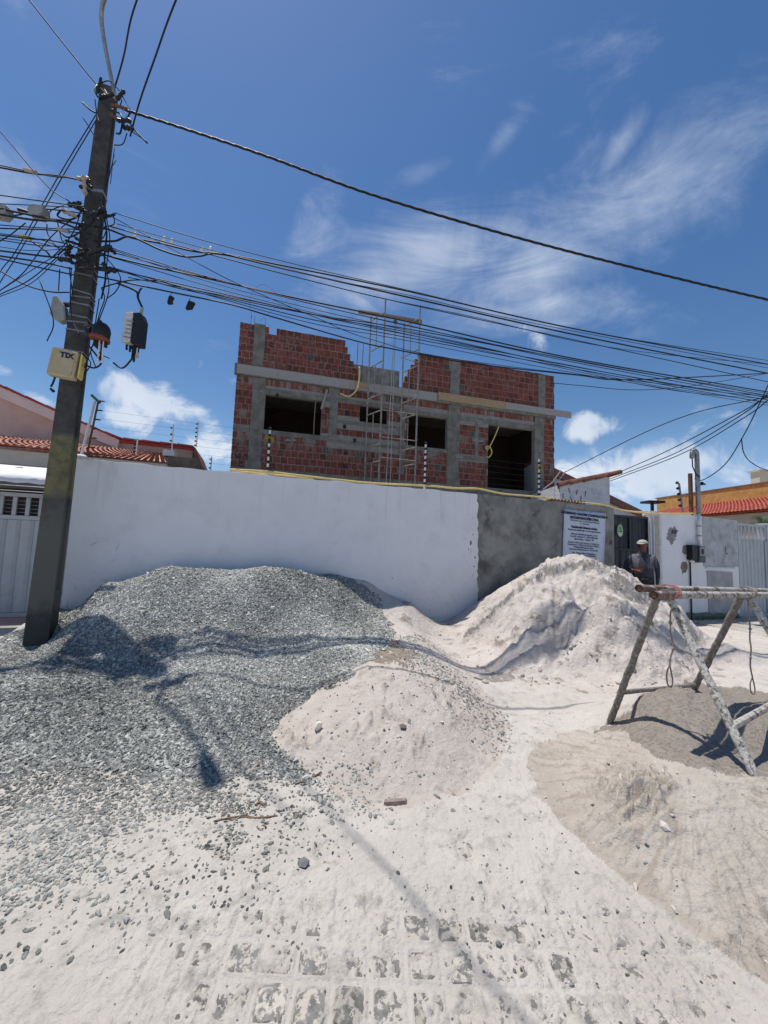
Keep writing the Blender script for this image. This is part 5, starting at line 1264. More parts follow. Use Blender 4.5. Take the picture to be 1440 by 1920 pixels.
for i, L_ in enumerate(loops):
    cable('lead', [PF(x, y, PY0-.2-.05*math.sin(i*1.3+j)) for j, (x, y) in enumerate(L_)], .006 if i % 3 else .010, None, parent=up, n=5, sides=5)
for (x0, y0, x1, y1, rr) in [(215, 272, 207, 345, .004), (218, 300, 212, 310, .004)]:
    cable('lead', [PF(x0, y0), PF((x0+x1)/2, (y0+y1)/2), PF(x1, y1)], rr, None, parent=up, n=3)
# street lamp arm, reaching out over the street
la = empty('street_lamp', PF(215, 176), 'street lamp on a grey arm reaching over the street from the pole top', 'street lamp')
A0 = PF(216, 186, PY0-.1); HD = np.array([-3.04, 3.56, 7.56]); mid_ = np.array(D(190, 30, 4.05))
b = MB(); b.tube(smooth_pts([A0, mid_, (mid_*.35+HD*.65)+np.array([-.05, .05, .16]), HD+np.array([-.02, .05, .02])]), .022, 8); b.build('arm', mGreyPipe, la, smooth=True)
dirn = (HD-A0); dirn[2] = 0; dirn /= np.linalg.norm(dirn); sdv = np.array([-dirn[1], dirn[0], 0])
b = MB(); ring = []
for (s_, w_, h_) in [(-.05, .03, .04), (.05, .065, .05), (.22, .075, .05), (.30, .05, .04)]:
    for k in range(8):
        th = 6.283*k/8; ring.append(HD+dirn*s_+sdv*w_*math.cos(th)+np.array([0, 0, h_*math.sin(th)]))
b.add(ring, [(i*8+k, i*8+(k+1) % 8, (i+1)*8+(k+1) % 8, (i+1)*8+k) for i in range(3) for k in range(8)]+[tuple(range(8)), tuple(range(24, 32))]); b.build('lamp_head', mGreyPipe, la, smooth=True)

# boxes fixed to the pole or hanging beside it
def wframe(c, u, n, z_): return tuple(np.array(c)+we*u+wn*n+np.array([0, 0, z_]))
tx = empty('junction_box', PF(118, 680), 'cream yellow junction box with three black painted letters on the pole', 'junction box')
c0 = PF(117, 681, PY0-.33)
b = MB(); b.prism([(-.135, -.15), (.12, -.165), (.145, .15), (-.10, .175)], 0, .11, lambda a, c, h: wframe(c0, a, h-.09, c)); o_ = b.build('case', mBoxY, tx)
bv = o_.modifiers.new('b', 'BEVEL'); bv.width = .014; bv.segments = 2
b = MB(); b.prism([(-.10, -.12), (.098, -.13), (.12, .10), (-.07, .12)], .0, .006, lambda a, c, h: wframe(c0, a, .021+h, c)); b.build('lid', mBoxY, tx)
b = MB(); b.prism([(.148, -.14), (.165, -.13), (.18, .13), (.165, .15)], -.1, .0, lambda a, c, h: wframe(c0, a, h, c)); b.build('hinge', mYellowBr, tx)
text('TIX', .082, wframe(c0, .045, .030, .085), we+np.array([0, 0, -.04]), (0.0, 0, 1), mInk, tx, 'painted_letters', bold=.004)
b = MB(); b.tube([wframe(c0, -.07, -.04, -.16), wframe(c0, -.085, -.04, -.24), wframe(c0, -.10, -.04, -.28)], .010, 6); b.lathe([(.012, 0), (.018, .05)], wframe(c0, -.10, -.04, -.30), 6, (.6, 0, -.5)); b.build('drop_lead', mCable, tx)
gb = empty('junction_box', PF(115, 580), 'small grey junction box on the left side of the pole', 'junction box')
c1 = PF(112, 581, PY0-.1)
b = MB(); b.prism([(-.075, -.10), (.02, -.16), (.09, -.13), (.06, .05), (-.02, .15), (-.06, .13)], -.06, .06, lambda a, c, h: wframe(c1, a, h, c)); o_ = b.build('case', mGreyBox, gb); bv = o_.modifiers.new('b', 'BEVEL'); bv.width = .012
b = MB(); b.tube([wframe(c1, .04, 0, .08), wframe(c1, .15, .02, .09)], .03, 6); b.build('bracket', mBlack, gb)
dc = empty('splice_closure', PF(185, 620), 'black dome splice closure with a rust red base on the right side of the pole', 'splice closure')
c2 = PF(190, 622, PY0-.25)
b = MB(); b.lathe([(.085, -.09), (.092, -.06), (.092, .02), (.075, .07), (.04, .10), (.01, .108)], c2, 14, (.12, 0, 1)); b.build('dome', mBlack, dc, smooth=True)
b = MB(); b.lathe([(.098, -.02), (.102, 0), (.098, .02)], c2+np.array([-.01, 0, -.09]), 14, (.12, 0, 1)); b.build('base_ring', mat('rust_red', (.18, .045, .03), (.25, .07, .05), 20, .7), dc)
b = MB(); b.lathe([(.05, -.03), (.07, 0), (.07, .04), (.03, .06)], c2+np.array([-.13, 0, -.03]), 10, (1, 0, .1)); b.tube([c2+np.array([-.2, 0, .05]), c2+np.array([-.05, 0, .07]), c2+np.array([-.03, 0, .14])], .025, 6); b.build('mount', mBlack, dc)
for i in range(6):
    x_ = -.06+i*.025; L_ = [.08, .1, .22, .2, .24, .09][i]
    b = MB(); b.tube([c2+np.array([x_, 0, -.1]), c2+np.array([x_+.004, 0, -.1-L_])], .008 if L_ > .15 else .016, 6)
    if L_ > .15: b.lathe([(.012, 0), (.016, .02), (.01, .04)], c2+np.array([x_+.004, 0, -.14-L_]), 6)
    b.build('cable_port', mBlack if L_ < .15 or i % 2 else mPVC, dc)
hc = empty('splice_closure', D(254, 583, 4.35), 'hanging box with a dented white half and a black half right of the pole', 'splice closure')
c3 = np.array(D(253, 620, 4.35))
def hf(u, n, z_): return tuple(c3+np.array([1, .1, -.03])*u+np.array([-.1, -1, 0])*n+np.array([.10, 0, 1])*z_)
b = MB(); b.prism([(-.11, .19), (-.02, .205), (.01, -.17), (-.085, -.185)], -.05, .06, lambda a, c, h: hf(a, h, c)); o_ = b.build('shell', mat('dented_white', (.45, .45, .44), (.6, .6, .59), 30, .6, .01, 20), hc); bv = o_.modifiers.new('b', 'BEVEL'); bv.width = .01
b = MB(); b.prism([(-.018, .205), (.055, .21), (.10, .12), (.125, -.2), (.04, -.2), (.012, -.17)], -.055, .055, lambda a, c, h: hf(a, h, c)); o_ = b.build('shell', mBlack, hc); bv = o_.modifiers.new('b', 'BEVEL'); bv.width = .01
for i in range(5):
    b = MB(); b.tube([hf(-.055, .065, .08-i*.05), hf(.02, .068, .075-i*.05)], .006, 5); b.build('clip', mGreyPipe, hc)
for i, (x_, L_) in enumerate(((-.06, .06), (-.02, .08), (.02, .16), (.045, .2), (.08, .14), (.0, .05))):
    b = MB(); b.tube([hf(x_, 0, -.19), hf(x_+.01, 0, -.19-L_)], .012 if i < 4 else .008, 6); b.build('cable_tail', mBlack, hc)
b = MB(); b.prism([(.07, -.28), (.10, -.27), (.095, -.34), (.065, -.34)], .0, .01, lambda a, c, h: hf(a, h, c)); b.build('tag', mBoxY, hc)
b = MB(); b.tube([hf(.03, 0, .2), hf(.03, 0, .30)], .018, 7); b.build('neck', mGreyBox, hc)
cable('hanger_lead', [hf(.03, 0, .30), D(259, 560, 4.35), D(257, 548, 4.35), D(244, 540, 4.35), D(220, 531, 4.33)], .014, 'short black lead carrying the hanging white and black box', None)
cable('hanger_lead', [D(258, 556, 4.35), D(262, 545, 4.36), D(266, 540, 4.36)], .010, 'short black stub joining the hanging box to the lowest cable', None)
for i, (x_, y_) in enumerate(((320, 552), (355, 562))):
    cc = empty('cable_clamp', D(x_, y_, 4.55), ['small black cable clamp dangling right of the hanging box', 'second black cable clamp dangling farther right, tilted'][i], 'clamp')
    c4 = np.array(D(x_, y_+10, 4.55)); tl = .25*i
    b = MB(); b.tube([c4+np.array([0, 0, .09]), c4+np.array([.0, 0, .03])], .006, 5); b.build('hook', mGreyPipe, cc)
    b = MB(); b.prism([(-.03-tl*.05, -.06), (.03, -.05), (.02+tl*.1, -.01), (.04+tl*.1, .03), (-.01, .05), (-.025, 0)], -.02, .02, lambda a, c, h: tuple(c4+np.array([a+tl*.02, h, c]))); b.build('jaw', mBlack, cc)

# ------------------------------------------------------------------ cables along the street, hung in the plane of the poles
CA, CB = 5.2, .25
def street_cable(pp, r, label, off=0., group=None, ext=True, m_=None, jit=0.):
    P_ = [np.array(PL(x, y, CA-off, CB)) for x, y in pp]
    xs = np.array([p[0] for p in P_]); zs = np.array([p[2] for p in P_])
    deg = min(3, len(xs)-1); cf = np.polyfit(xs, zs, deg)
    x0, x1 = xs.min(), xs.max()
    if ext:
        if xs[-1] > 0: X_ = np.linspace(xs[0], xs[-1], 60)
        else: X_ = np.linspace(xs[0], xs[-1], 40)
    else: X_ = np.linspace(xs[0], xs[-1], 40)
    Z_ = np.interp(X_, xs, zs) if False else None
    # monotone piecewise through the given points
    from_pts = smooth_pts(P_, 12)
    if ext:      # carry on in a straight line beyond the frame
        d_ = from_pts[-1]-from_pts[-4]; d_ /= np.linalg.norm(d_); from_pts += [from_pts[-1]+d_*3, from_pts[-1]+d_*7]
    b = MB(); b.tube(from_pts, r*.74, 6); o = b.build('cable', m_ or mCable, None, from_pts[0], True)
    return tag(o, label, 'cable', group)
GR = 'cables strung along the street'
R_list = [
 ([(215,399),(394,454),(589,504),(760,543),(1100,621),(1440,676)], .007, 'uppermost thin cable of the street bundle right of the pole'),
 ([(176,424),(200,429),(247,446),(300,456),(363,471),(418,476),(511,494),(760,545),(1080,617),(1440,683)], .014, 'thick upper cable with white clips right of the pole'),
 ([(176,452),(215,452),(245,444),(300,468),(345,481),(375,480),(418,477),(550,508),(760,556),(1080,628),(1440,700)], .015, 'thick cable dipping in a loop beside the pole before running right'),
 ([(205,424),(394,477),(589,528),(760,569),(1080,638),(1440,716)], .009, None),
 ([(205,404),(235,420),(317,464),(441,530),(589,594),(698,637),(900,680),(1440,742)], .006, 'thin cable cutting steeply down across the street bundle'),
 ([(180,474),(278,498),(375,519),(550,558),(671,583),(787,608),(1080,673),(1440,735)], .014, 'thick middle cable of the street bundle'),
 ([(200,462),(300,493),(371,514),(589,571),(760,609),(1080,680),(1440,746)], .008, None),
 ([(200,504),(317,528),(472,563),(628,598),(760,622),(1080,688),(1440,750)], .009, None),
 ([(185,495),(317,536),(433,562),(589,600),(760,632),(1080,692),(1440,756)], .008, None),
 ([(180,518),(317,547),(433,571),(511,594),(667,639),(740,655),(882,681),(1080,703),(1180,712),(1440,700)], .012, 'lowest cable of the street bundle with two clamps dangling from it'),
 ([(190,540),(215,532),(250,525),(300,527),(330,535),(420,556),(589,590),(760,616),(1080,676),(1440,742)], .010, 'cable arching up from the pole straps into the bundle'),
 ([(205,466),(371,522),(589,580),(900,650),(1200,718),(1440,754)], .006, None),
 ([(205,500),(400,556),(589,607),(760,638),(1080,700),(1440,760)], .006, None),
 ([(220,420),(400,470),(589,518),(760,552),(1000,606),(1440,690)], .006, None),
 ([(200,470),(433,532),(671,590),(900,640),(1150,690),(1440,738)], .007, None),
 ([(200,480),(433,548),(671,606),(900,656),(1250,730),(1440,748)], .006, None),
 ([(240,520),(500,570),(700,615),(1000,672),(1300,728),(1440,744)], .007, None),
 ([(700,556),(900,597),(1080,640),(1240,664),(1440,683)], .006, None),
]
for i, (pp, r, lb) in enumerate(R_list):
    street_cable(pp, r, lb or ('hair thin black wire' if r <= .006 else 'medium black cable')+' in the street bundle between pole and right edge', (i % 5-2)*.05, GR)
street_cable([(1035,718),(1100,724),(1180,731),(1260,728),(1340,717),(1440,700)], .007, 'sagging thin cable passing just right of the brick building', .0, GR)
for k_, (x, y) in enumerate([(216, 430), (254, 444), (308, 452), (322, 456), (378, 472), (394, 470)]):
    c = np.array(PL(x, y, CA, CB)); b = MB(); b.lathe([(.012, 0), (.018, .02), (.018, .05), (.010, .065)], c-np.array([0, .02, .02]), 7, (0.3, 0, 1))
    tag(b.build('cable_clip', mPVC, None, c), ['white clip nearest the pole on the thick upper cable', 'second white clip on the thick upper cable', 'third small clip on the thick upper cable', 'fourth small clip on the thick upper cable', 'fifth clip, where the looping cable rejoins', 'last bright white clip on the thick upper cable'][k_], 'clip', 'cable clips')
L_list = [
 ([(168,350),(150,338),(110,330),(60,325),(0,314)], .013, 'thick cable with pale splice sleeves leaving the pole to the upper left'),
 ([(168,345),(140,335),(100,331),(60,323),(0,310)], .008, None),
 ([(160,405),(130,378),(85,345),(0,246)], .008, 'cable rising steeply to the upper left edge'),
 ([(160,388),(85,378),(0,366)], .008, None), ([(160,390),(85,386),(0,382)], .007, None),
 ([(160,400),(80,392),(40,402),(0,408)], .010, None), ([(170,424),(120,414),(90,410),(0,391)], .015, 'thick cable carrying the grey splice box left of the pole'),
 ([(170,440),(110,416),(60,412),(0,402)], .015, None), ([(150,436),(90,431),(0,428)], .010, None), ([(150,430),(90,428),(0,422)], .007, None),
 ([(130,458),(90,450),(60,448),(0,441)], .010, None), ([(130,462),(70,460),(0,450)], .007, None), ([(125,468),(70,455),(0,446)], .007, None),
 ([(135,486),(80,480),(0,470)], .013, None), ([(135,504),(80,492),(0,480)], .012, None), ([(150,518),(80,503),(0,485)], .010, None),
 ([(130,548),(95,547),(50,535),(0,508)], .011, 'cable sagging low to the left below the bundle'),
 ([(150,400),(95,445),(45,510),(0,545)], .007, None), ([(110,480),(55,525),(0,552)], .007, None), ([(120,475),(60,530),(0,556)], .005, None),
 ([(130,466),(60,470),(0,463)], .005, None), ([(48,418),(20,440),(0,452)], .008, None), ([(140,482),(100,458),(60,446),(0,438)], .006, None), ([(170,445),(120,470),(70,500),(0,545)], .005, None),
]
for i, (pp, r, lb) in enumerate(L_list):
    street_cable(pp, r, lb or ('hair thin black wire' if r <= .007 else 'medium black cable' if r < .012 else 'thick black cable')+' in the tangle left of the pole', (i % 4-1)*.06, 'cables left of the pole')
for k_, (x, y, s_) in enumerate([(72, 400, .09), (4, 400, .08)]):
    c = np.array(PL(x, y, CA, CB)); r2 = empty('splice_box', c, ['grey splice box on the cables left of the pole', 'grey splice box cut by the left picture edge'][k_], 'splice box')
    b = MB(); b.prism([(-s_, .02), (-s_*.5, .07), (s_, .06), (s_*1.1, -.02), (s_*.6, -.07), (-s_*.8, -.05)], -.05, .05, lambda a, c_, h: tuple(c+np.array([a, h, c_]))); b.build('case', mGreyBox, r2)
    b = MB(); b.tube([c+np.array([-s_, 0, -.0]), c+np.array([-s_*2.2, -.05, .0])], .022, 6); b.build('sleeve', mBlack, r2)
for k_, (x, y, mm, lb) in enumerate([(50, 447, mYellowBr, 'pale yellow splice sleeve left of the pole'), (60, 323, mCeramic, 'brown splice sleeve on the thick upper left cable'), (122, 434, mGreyBox, 'long grey splice sleeve close to the pole')]):
    c = np.array(PL(x, y, CA, CB)); b = MB(); b.tube([c-np.array([.07, .02, -.012]), c+np.array([.06, -.01, -.01])], .022, 7); tag(b.build('splice_sleeve', mm, None, c), lb, 'splice sleeve')

# twisted power line, service lines and the lines going up over the street
def crossing(P_, r, label, m_=None, twist=0, group=None):
    Q_ = smooth_pts(P_, 14)
    if not twist:
        b = MB(); b.tube(Q_, r, 6)
        return tag(b.build('cable', m_ or mCable, None, Q_[0], True), label, 'cable', group)
    root = empty('power_line', Q_[0], label, 'cable')
    Q2 = smooth_pts(P_, 45)
    for ph in (0, 2.09, 4.19):
        pts_ = []; s_ = 0
        for i, p in enumerate(Q2):
            if i: s_ += np.linalg.norm(p-Q2[i-1])
            pts_.append(p+np.array([0, math.cos(s_*twist+ph), math.sin(s_*twist+ph)])*r*.85)
        b = MB(); b.tube(pts_, r, 5, lump=0); b.build('strand', mCable, root, smooth=True)
crossing([PF(232, 205, 4.35), D(256, 213, 4.3), D(345, 241, 4.25), D(500, 293, 4.25), D(700, 366, 4.35), D(960, 443, 4.6), D(1200, 505, 4.85), D(1440, 562, 5.1), D(1700, 620, 5.4)], .009, 'thick twisted power line sweeping down from the pole top to the right edge', twist=14)
crossing([PF(213, 172, 4.35), D(232, 105, 4.1), D(250, 20, 3.8), np.array([-2.3, 3.1, 7.3])], .009, 'black line rising from the pole top, middle one at the top edge')
crossing([D(244, 256, 4.3), D(262, 190, 4.1), D(290, 110, 3.8), D(330, 0, 3.5), np.array([-.95, 2.0, 6.2]), np.array([.2, .4, 6.2]), np.array([2.5, -3, 6.3])], .009, 'line leading from the pole out over the street towards the camera')
crossing([PF(200, 178, 4.35), D(170, 145, 4.3), D(110, 70, 4.2), D(55, 0, 4.1), D(0, -70, 4.0)], .008, 'black line rising to the upper left from the pole top')
crossing([PF(180, 215, 4.4), D(110, 330, 4.7), D(30, 470, 5.0), D(0, 510, 5.1), D(-60, 610, 5.3)], .006, 'thin wire slanting down left from the pole top, upper one')
crossing([PF(182, 222, 4.4), D(118, 330, 4.7), D(38, 470, 5.0), D(0, 530, 5.1), D(-50, 620, 5.3)], .006, 'thin wire slanting down left from the pole top, lower one')
crossing([PF(214, 290, 4.4), PF(205, 330, 4.4), D(198, 350, 4.4)], .005, 'thin wire running down the right side of the pole')
sd_ = [([(1144,893,10.4),(1250,846,9),(1380,778,7.4),(1440,742,6.9)], 'service wire falling left to the tiled house end, upper one'), ([(1144,898,10.4),(1270,848,9),(1390,778,7.4),(1440,738,6.9)], 'service wire falling left to the tiled house end, middle one'),
       ([(1144,902,10.4),(1280,850,9),(1400,780,7.4),(1440,750,6.9)], 'service wire falling left to the tiled house end, lower one'), ([(1302,898,8.9),(1320,899,8.6),(1360,870,8),(1395,815,7.3),(1425,755,6.9),(1450,700,6.7)], 'service wire curving from the bent mast up to the right edge'),
       ([(1390,822,7.4),(1395,850,8),(1410,868,8.6),(1440,882,9.5),(1500,895,11)], 'short service wire curving out at the right edge'), ([(1440,745,6.9),(1400,752,7.2),(1300,775,8),(1200,815,9.2),(1060,885,11)], 'faint service wire passing behind the mast')]
for L_, lb in sd_: crossing([np.array(D(*p)) for p in L_], .010, lb)

# ================================================================== pipe trestle
tr = empty('pipe_trestle', (2.0, 2.7, 0), 'trestle of mortar crusted steel pipes standing on the sand at the right', 'trestle')
AP1 = np.array([1.965, 2.62, 1.262]); AP2 = np.array([3.39, 3.50, 1.19]); bdir = (AP2-AP1)/np.linalg.norm(AP2-AP1)
bperp = np.array([-bdir[1], bdir[0], 0])
for i, (offv, e0_, mm, rr) in enumerate([(bperp*.035+np.array([0, 0, .03]), -.27, mPipeCrust, .024), (-bperp*.03+np.array([0, 0, -.005]), -.22, mPipeCrust, .027)]):
    st = AP1+bdir*e0_+offv; en = AP2+bdir*1.6+offv; N_ = 70
    b = MB(); b.tube([st+(en-st)*k/N_ for k in range(N_+1)], rr, 12, lump=.035, seed=i, cap=False)
    b.build('beam', mm, tr, smooth=True)
    b = MB(); b.tube([st+bdir*.004, st+bdir*.25], rr*.8, 12, cap=True); b.build('pipe_mouth', mRust, tr)
    b = MB(); b.tube([st-bdir*.002, st+bdir*.30], rr*1.03, 12, cap=False); b.build('bare_end', mat('bare_pipe', (.13, .09, .07), (.2, .15, .12), 30, .8), tr)
F1 = np.array(G(1141, 1354, .13)); F1w = np.array(G(1428, 1466, .30)); F2 = np.array(G(1297, 1300, .03)); F2w = F2+(F1w-F1)
F1[2] -= .03; F1w[2] -= .05
def leg(top, foot, mm, nm, sd, rr=.024):
    N_ = 60; b = MB(); r4 = np.random.default_rng(sd); wob = np.convolve(r4.normal(0, 1, N_+9), np.ones(9)/9, 'valid'); lm = np.convolve(r4.normal(0, 1, N_+4), np.ones(4)/4, 'valid')
    b.tube([top+(foot-top)*k/N_+np.array([.006*wob[k], 0, 0]) for k in range(N_+1)], [rr*(1+.13*lm[k]) for k in range(N_+1)], 12, lump=.05, seed=sd); return b.build(nm, mm, tr, smooth=True)
T1 = AP1+bdir*.0+np.array([0, 0, -.035]); T2 = AP2+np.array([0, 0, -.035])
leg(T1-bdir*.03+bperp*.03, F1, mPipeShaded, 'leg', 1)
leg(T1+bdir*.05-bperp*.02, F1w, mPipeLit, 'leg', 2)
leg(T2-bdir*.06+bperp*.02, F2, mPipeShaded, 'leg', 3, .029)
leg(T2+bdir*.04-bperp*.02, F2w, mPipeLit, 'leg', 4, .029)
def lerp(a, c, s_): return a+(c-a)*s_
b = MB(); b.tube([lerp(F1, T1, .30), lerp(F2, T2, .10)], .019, 8, lump=.05); b.build('brace', mPipeShaded, tr)
b = MB(); b.tube([lerp(F1w, T1, .28), lerp(F2w, T2, .26)], .021, 8, lump=.05); b.build('brace', mPipeCrust, tr)
b = MB()
for k in range(3): 
    c = AP1+bdir*(.03+k*.03); b.tube([c+bperp*math.cos(th)*.072+np.array([0, 0, .012+math.sin(th)*.05])+bdir*.02*math.sin(th) for th in np.linspace(0, 6.28, 17)], .0045, 5)
b.build('tie', mRopePink, tr)
b = MB(); c = AP1-bdir*.06; b.tube([c-bperp*.03+bperp*math.cos(th)*.036+np.array([0, 0, -.005+math.sin(th)*.036]) for th in np.linspace(0, 6.28, 17)], .005, 5); b.build('tie', mRope, tr)
b = MB()
for k in range(3):
    c = AP2+bdir*(-.03+k*.02); b.tube([c+bperp*math.cos(th)*.075+np.array([0, 0, .012+math.sin(th)*.055])+bdir*.03*math.sin(th) for th in np.linspace(0, 6.28, 17)], .007, 5)
b.build('tie', mRope, tr)
def hang(top, L_, label, sd):
    r3 = random.Random(sd); root = empty('rope', top, label, 'rope')
    P_ = [top+np.array([r3.uniform(-.012, .012), r3.uniform(-.01, .01), -L_*k/10]) for k in range(9)]
    b = MB(); b.tube(smooth_pts(P_, 4), .006, 6); e = P_[-1]; b.build('strand', mRope, root)
    b = MB(); b.tube(smooth_pts([e, e+np.array([-.022, 0, -.06]), e+np.array([-.018, 0, -.13]), e+np.array([.006, 0, -.15]), e+np.array([.018, 0, -.11]), e+np.array([.008, 0, -.04]), e], 5), .005, 6); b.build('loop', mRope, root)
    for k in (3, 6): 
        b = MB(); b.lathe([(.004, -.015), (.013, 0), (.004, .015)], P_[k], 7); b.build('knot', mRope, root)
hang(AP1+bdir*.10+np.array([0, 0, -.03]), .58, 'knotted rope with a loop hanging from the near end of the pipe trestle', 1)
hang(AP2+bdir*(-.02)+np.array([-.02, -.05, -.05]), .85, 'knotted rope with a loop hanging from the far pair of trestle legs', 2)

# ================================================================== bits lying about
def twig(pa, pb, r, label, bend=.02, nm='stick', cat='stick'):
    a_, c_ = np.array(G(*pa, .0)), np.array(G(*pb, .0)); za, zb = Zg(*a_[:2]), Zg(*c_[:2])
    P_ = [np.array([*(a_[:2]*(1-s_)+c_[:2]*s_), (Zg(*(a_[:2]*(1-s_)+c_[:2]*s_)))+r*.8]) for s_ in (0, .33, .66, 1)]
    P_[1][1] += bend; b = MB(); b.tube(smooth_pts(P_, 5), r, 6, lump=.1); tag(b.build(nm, mStick, None, P_[0]), label, cat)
twig((400, 1546), (520, 1536), .004, 'long thin brown twig lying on the stony sand')
twig((430, 1541), (500, 1538), .003, 'thin twig crossing the long brown twig')
twig((472, 1452), (492, 1430), .007, 'short brown stick at the lower edge of the gravel heap')
twig((562, 1472), (602, 1458), .006, 'brown stick between the gravel and the pink sand heap')
twig((478, 1516), (500, 1512), .007, 'short dark stick above the long twig')
def rock(px, py, h0, s, m_, label, nm='stone', cat='stone', seed=1, sq=(1, 1, .7)):
    c = np.array(G(px, py, h0)); z_ = Zg(c[0], c[1]); rg = np.random.default_rng(seed)
    V = ICO_V*(1+rg.normal(0, .12, (12, 1)))*np.array(sq)*s+np.array([c[0], c[1], z_+s*sq[2]*.45])
    b = MB(); b.add(V, [tuple(f) for f in ICO_F]); tag(b.build(nm, m_, None, (c[0], c[1], z_)), label, cat)
rock(596, 1368, .14, .036, mPaleStone, 'pale yellowish stone near the gravel edge of the pink sand heap', seed=3, sq=(.8, .8, 1.15))
rock(755, 1372, .17, .026, mat('grey_stone', (.1, .09, .09), (.16, .15, .14), 20, .9), 'dark round stone in the middle of the pink sand heap', seed=4)
rock(733, 1226, .38, .02, mPaleStone, 'small white stone on the brown top of the pink sand heap', seed=5)
c = np.array(G(742, 1505, .01)); z_ = Zg(c[0], c[1]); b = MB()
b.box8([tuple(np.array([c[0], c[1], z_-.005])+np.array(v)) for v in [(-.075, -.02, 0), (.07, -.005, .01), (.075, .03, .012), (-.07, .02, .0), (-.07, -.012, .028), (.055, .0, .034), (.06, .022, .036), (-.065, .016, .03)]])
tag(b.build('brick_shard', mat('shard', (.20, .14, .12), (.3, .24, .21), 20, .9, .004, 60), None, (c[0], c[1], z_)), 'flat wedge shaped shard at the front foot of the pink sand heap', 'shard')
rock(568, 1628, 0, .03, mat('grey_stone2', (.13, .13, .13), (.2, .2, .2), 20, .9), 'largest loose grey stone on the sandy street', seed=8)

# ================================================================== the man in the gateway
PB = np.array(D(1205, 1034, 7.75)); gx, gy = PB[0], PB[1]
man = empty('person', (gx, gy, 0), 'man in white cap and dark long sleeved shirt standing before the black gate', 'person')
fwd = np.array([-gx, -gy, 0]); fwd /= np.linalg.norm(fwd); rgt = np.array([-fwd[1], fwd[0], 0])*1.0   # rgt: his right hand side seen from the camera = picture left
rgt = np.array([fwd[1], -fwd[0], 0])
if rgt[0] > 0: rgt = -rgt                                            # points to picture left
def H(l, f, z_): return tuple(rgt*l+fwd*f+np.array([0, 0, z_])+np.array([gx, gy, .0]))
nodes = [ # (l, f, z, rx, ry)
 (0, 0, .96, .175, .145), (0, .03, 1.10, .19, .165), (0, .04, 1.24, .195, .165), (0, .01, 1.38, .19, .135), (0, -.01, 1.48, .11, .095), (0, .0, 1.55, .062, .062), (0, .015, 1.61, .065, .07), (0, .02, 1.68, .092, .105), (0, .01, 1.745, .075, .09),
 (.17, -.01, 1.43, .075, .075), (.275, -.02, 1.30, .058, .058), (.31, .0, 1.17, .048, .048), (.21, .12, 1.155, .038, .036), (.15, .20, 1.16, .03, .028),
 (-.17, -.01, 1.43, .075, .075), (-.235, -.01, 1.27, .056, .056), (-.245, .0, 1.10, .046, .046), (-.235, .05, .95, .037, .036), (-.23, .08, .87, .03, .028),
 (.10, 0, .86, .105, .105), (.12, .01, .50, .07, .07), (.12, -.01, .12, .048, .05), (.13, .11, .07, .045, .04),
 (-.10, 0, .86, .105, .105), (-.12, .01, .50, .07, .07), (-.12, -.01, .12, .048, .05), (-.13, .11, .07, .045, .04)]
edges = [(0,1),(1,2),(2,3),(3,4),(4,5),(5,6),(6,7),(7,8),(3,9),(9,10),(10,11),(11,12),(12,13),(3,14),(14,15),(15,16),(16,17),(17,18),(0,19),(19,20),(20,21),(21,22),(0,23),(23,24),(24,25),(25,26)]
def skin(name, nodes, edges, m_, parent, root=0, sub=2, assign=None):
    me = bpy.data.meshes.new(name); me.from_pydata([H(*n[:3]) for n in nodes], edges, []); o = bpy.data.objects.new(name, me); COL.objects.link(o)
    s_ = o.modifiers.new('s', 'SKIN'); s_.use_smooth_shade = True; sv = me.skin_vertices[0].data
    for i, n in enumerate(nodes): sv[i].radius = (n[3], n[4]); sv[i].use_root = (i == root)
    d_ = o.modifiers.new('d', 'SUBSURF'); d_.levels = sub; d_.render_levels = sub
    bpy.context.view_layer.update(); dg = bpy.context.evaluated_depsgraph_get()
    nm_ = bpy.data.meshes.new_from_object(o.evaluated_get(dg)); bpy.data.objects.remove(o)
    ms = m_ if isinstance(m_, (list, tuple)) else [m_]
    nm_.materials.clear(); ob = link(name, nm_, ms, parent)
    if assign:
        base = np.array(absloc(ob))
        for p in nm_.polygons: p.material_index = assign(np.array(p.center)+base)
    return ob
def assign(c):
    z_ = c[2]; v = c-np.array([gx, gy, 0]); l = v@rgt; f = v@fwd
    if z_ > 1.535: return 0
    if (l > 0 and l < .20 and f > .135 and 1.1 < z_ < 1.22) or (l < -.19 and z_ < .91 and z_ > .8): return 0
    if z_ < .95: return 2 if abs(l) < .21 else 1
    if z_ > 1.2 and abs(l) > .075 and abs(l) < .24 and z_ > 1.22+.9*(.19-abs(l))*0: return 3 if z_ > 1.30-.5*abs(l) else 1
    return 1
skin('body', nodes, edges, [mSkin, mShirt, mTrouser, mVest], man, assign=assign)
def hand(w, d, curl, side, nm):
    nd = [(*w, .026, .018)]; ed = []
    w = np.array(w); d = np.array(d); d = d/np.linalg.norm(d); s_ = np.cross(d, np.array([0, 0, 1.])); s_ /= np.linalg.norm(s_); dn = np.cross(s_, d)
    palm = w+d*.05; nd.append((*palm, .036, .02)); ed.append((0, 1))
    for k in range(4):
        a = palm+s_*(k-1.5)*.02+d*.02; L_ = [.065, .078, .074, .055][k]; i0 = len(nd)
        nd += [(*a, .011, .011), (*(a+d*L_*.5-dn*.01), .0095, .0095), (*(a+d*L_*.75-dn*(.02+curl)), .008, .008)]; ed += [(1, i0), (i0, i0+1), (i0+1, i0+2)]
    a = w+d*.02+s_*.03*side; i0 = len(nd); nd += [(*a, .012, .012), (*(a+d*.035+s_*.02*side), .010, .010)]; ed += [(0, i0), (i0, i0+1)]
    skin(nm, nd, ed, mSkin, man, sub=1)
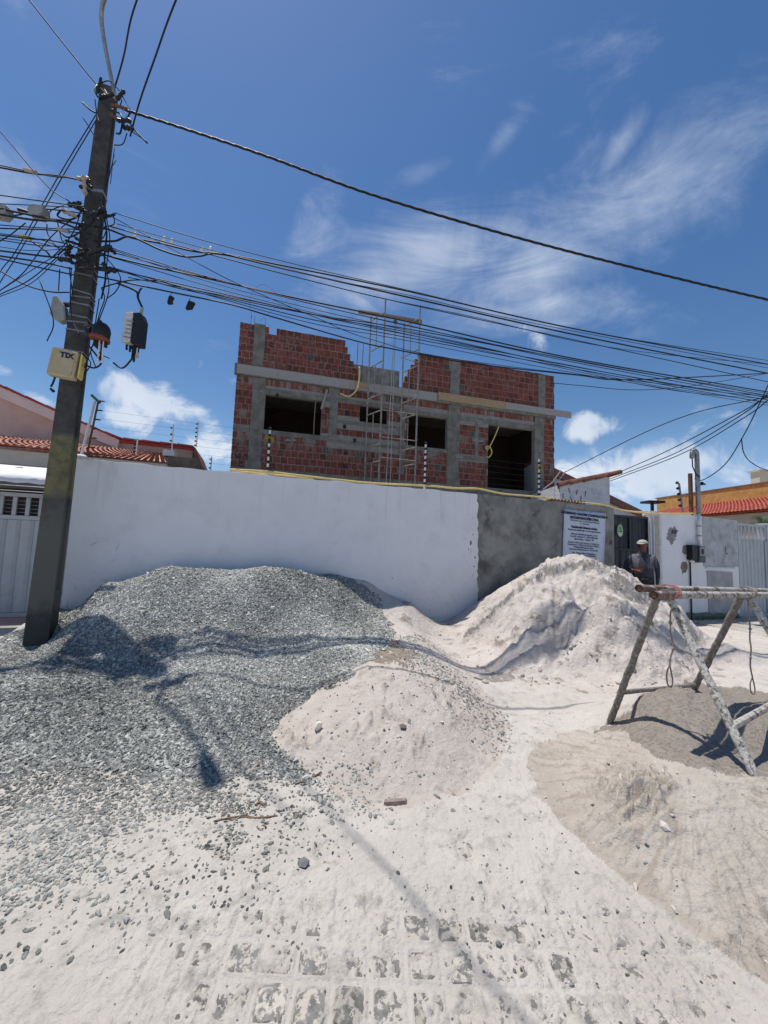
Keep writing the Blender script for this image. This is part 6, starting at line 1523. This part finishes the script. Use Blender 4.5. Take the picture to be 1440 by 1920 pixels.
hand((.15, .20, 1.16), (-.5, .35, .05), .02, -1, 'hand'); hand((-.23, .08, .87), (.05, .2, -1), .02, 1, 'hand')
# face details
def ell(nm, c, r, m_, n=(10, 7), squash=None):
    b = MB(); vs = []; 
    for j in range(n[1]+1):
        ph = math.pi*j/n[1]
        for i in range(n[0]):
            th = 6.283*i/n[0]; vs.append(H(c[0]+r[0]*math.sin(ph)*math.cos(th), c[1]+r[1]*math.sin(ph)*math.sin(th), c[2]+r[2]*math.cos(ph)))
    b.add(vs, [(j*n[0]+i, j*n[0]+(i+1) % n[0], (j+1)*n[0]+(i+1) % n[0], (j+1)*n[0]+i) for j in range(n[1]) for i in range(n[0])]); return b.build(nm, m_, man, smooth=True)
turn = .03
ell('nose', (turn+.0, .118, 1.665), (.014, .02, .024), mSkin)
for sg in (-1, 1):
    ell('eye', (turn+sg*.03, .100, 1.688), (.012, .010, .007), mInk); ell('ear', (sg*.083, .0, 1.675), (.012, .02, .03), mSkin)
ell('mouth', (turn, .108, 1.628), (.022, .008, .006), mat('lips', (.12, .04, .035)))
ell('hair', (0, -.02, 1.715), (.086, .10, .07), mInk)
b = MB(); prof = []
vs = []; nj, ni = 6, 16
for j in range(nj+1):
    ph = (math.pi/2)*j/nj
    for i in range(ni):
        th = 6.283*i/ni; vs.append(H(.095*math.sin(ph+.0)*math.cos(th) if j else 0, .012+.112*math.sin(ph)*math.sin(th), 1.715+.075*math.cos(ph)))
b.add(vs, [(j*ni+i, j*ni+(i+1) % ni, (j+1)*ni+(i+1) % ni, (j+1)*ni+i) for j in range(nj) for i in range(ni)])
vs = []
for j in range(2):
    for i in range(9):
        a_ = math.pi*i/8; vs.append(H(turn*.8+(.088 if j == 0 else .078)*math.cos(a_), .06+(.045 if j == 0 else .125)*math.sin(a_), 1.722-.028*j*math.sin(a_)))
b.add(vs, [(i, i+1, 9+i+1, 9+i) for i in range(8)]); o_ = b.build('cap', mCap, man, smooth=True); sm = o_.modifiers.new('s', 'SOLIDIFY'); sm.thickness = .005
b = MB(); b.tube([H(x, .175-.9*x*x*2, .99) for x in np.linspace(-.15, .15, 9)], .018, 6); b.build('belt', mBlack, man)
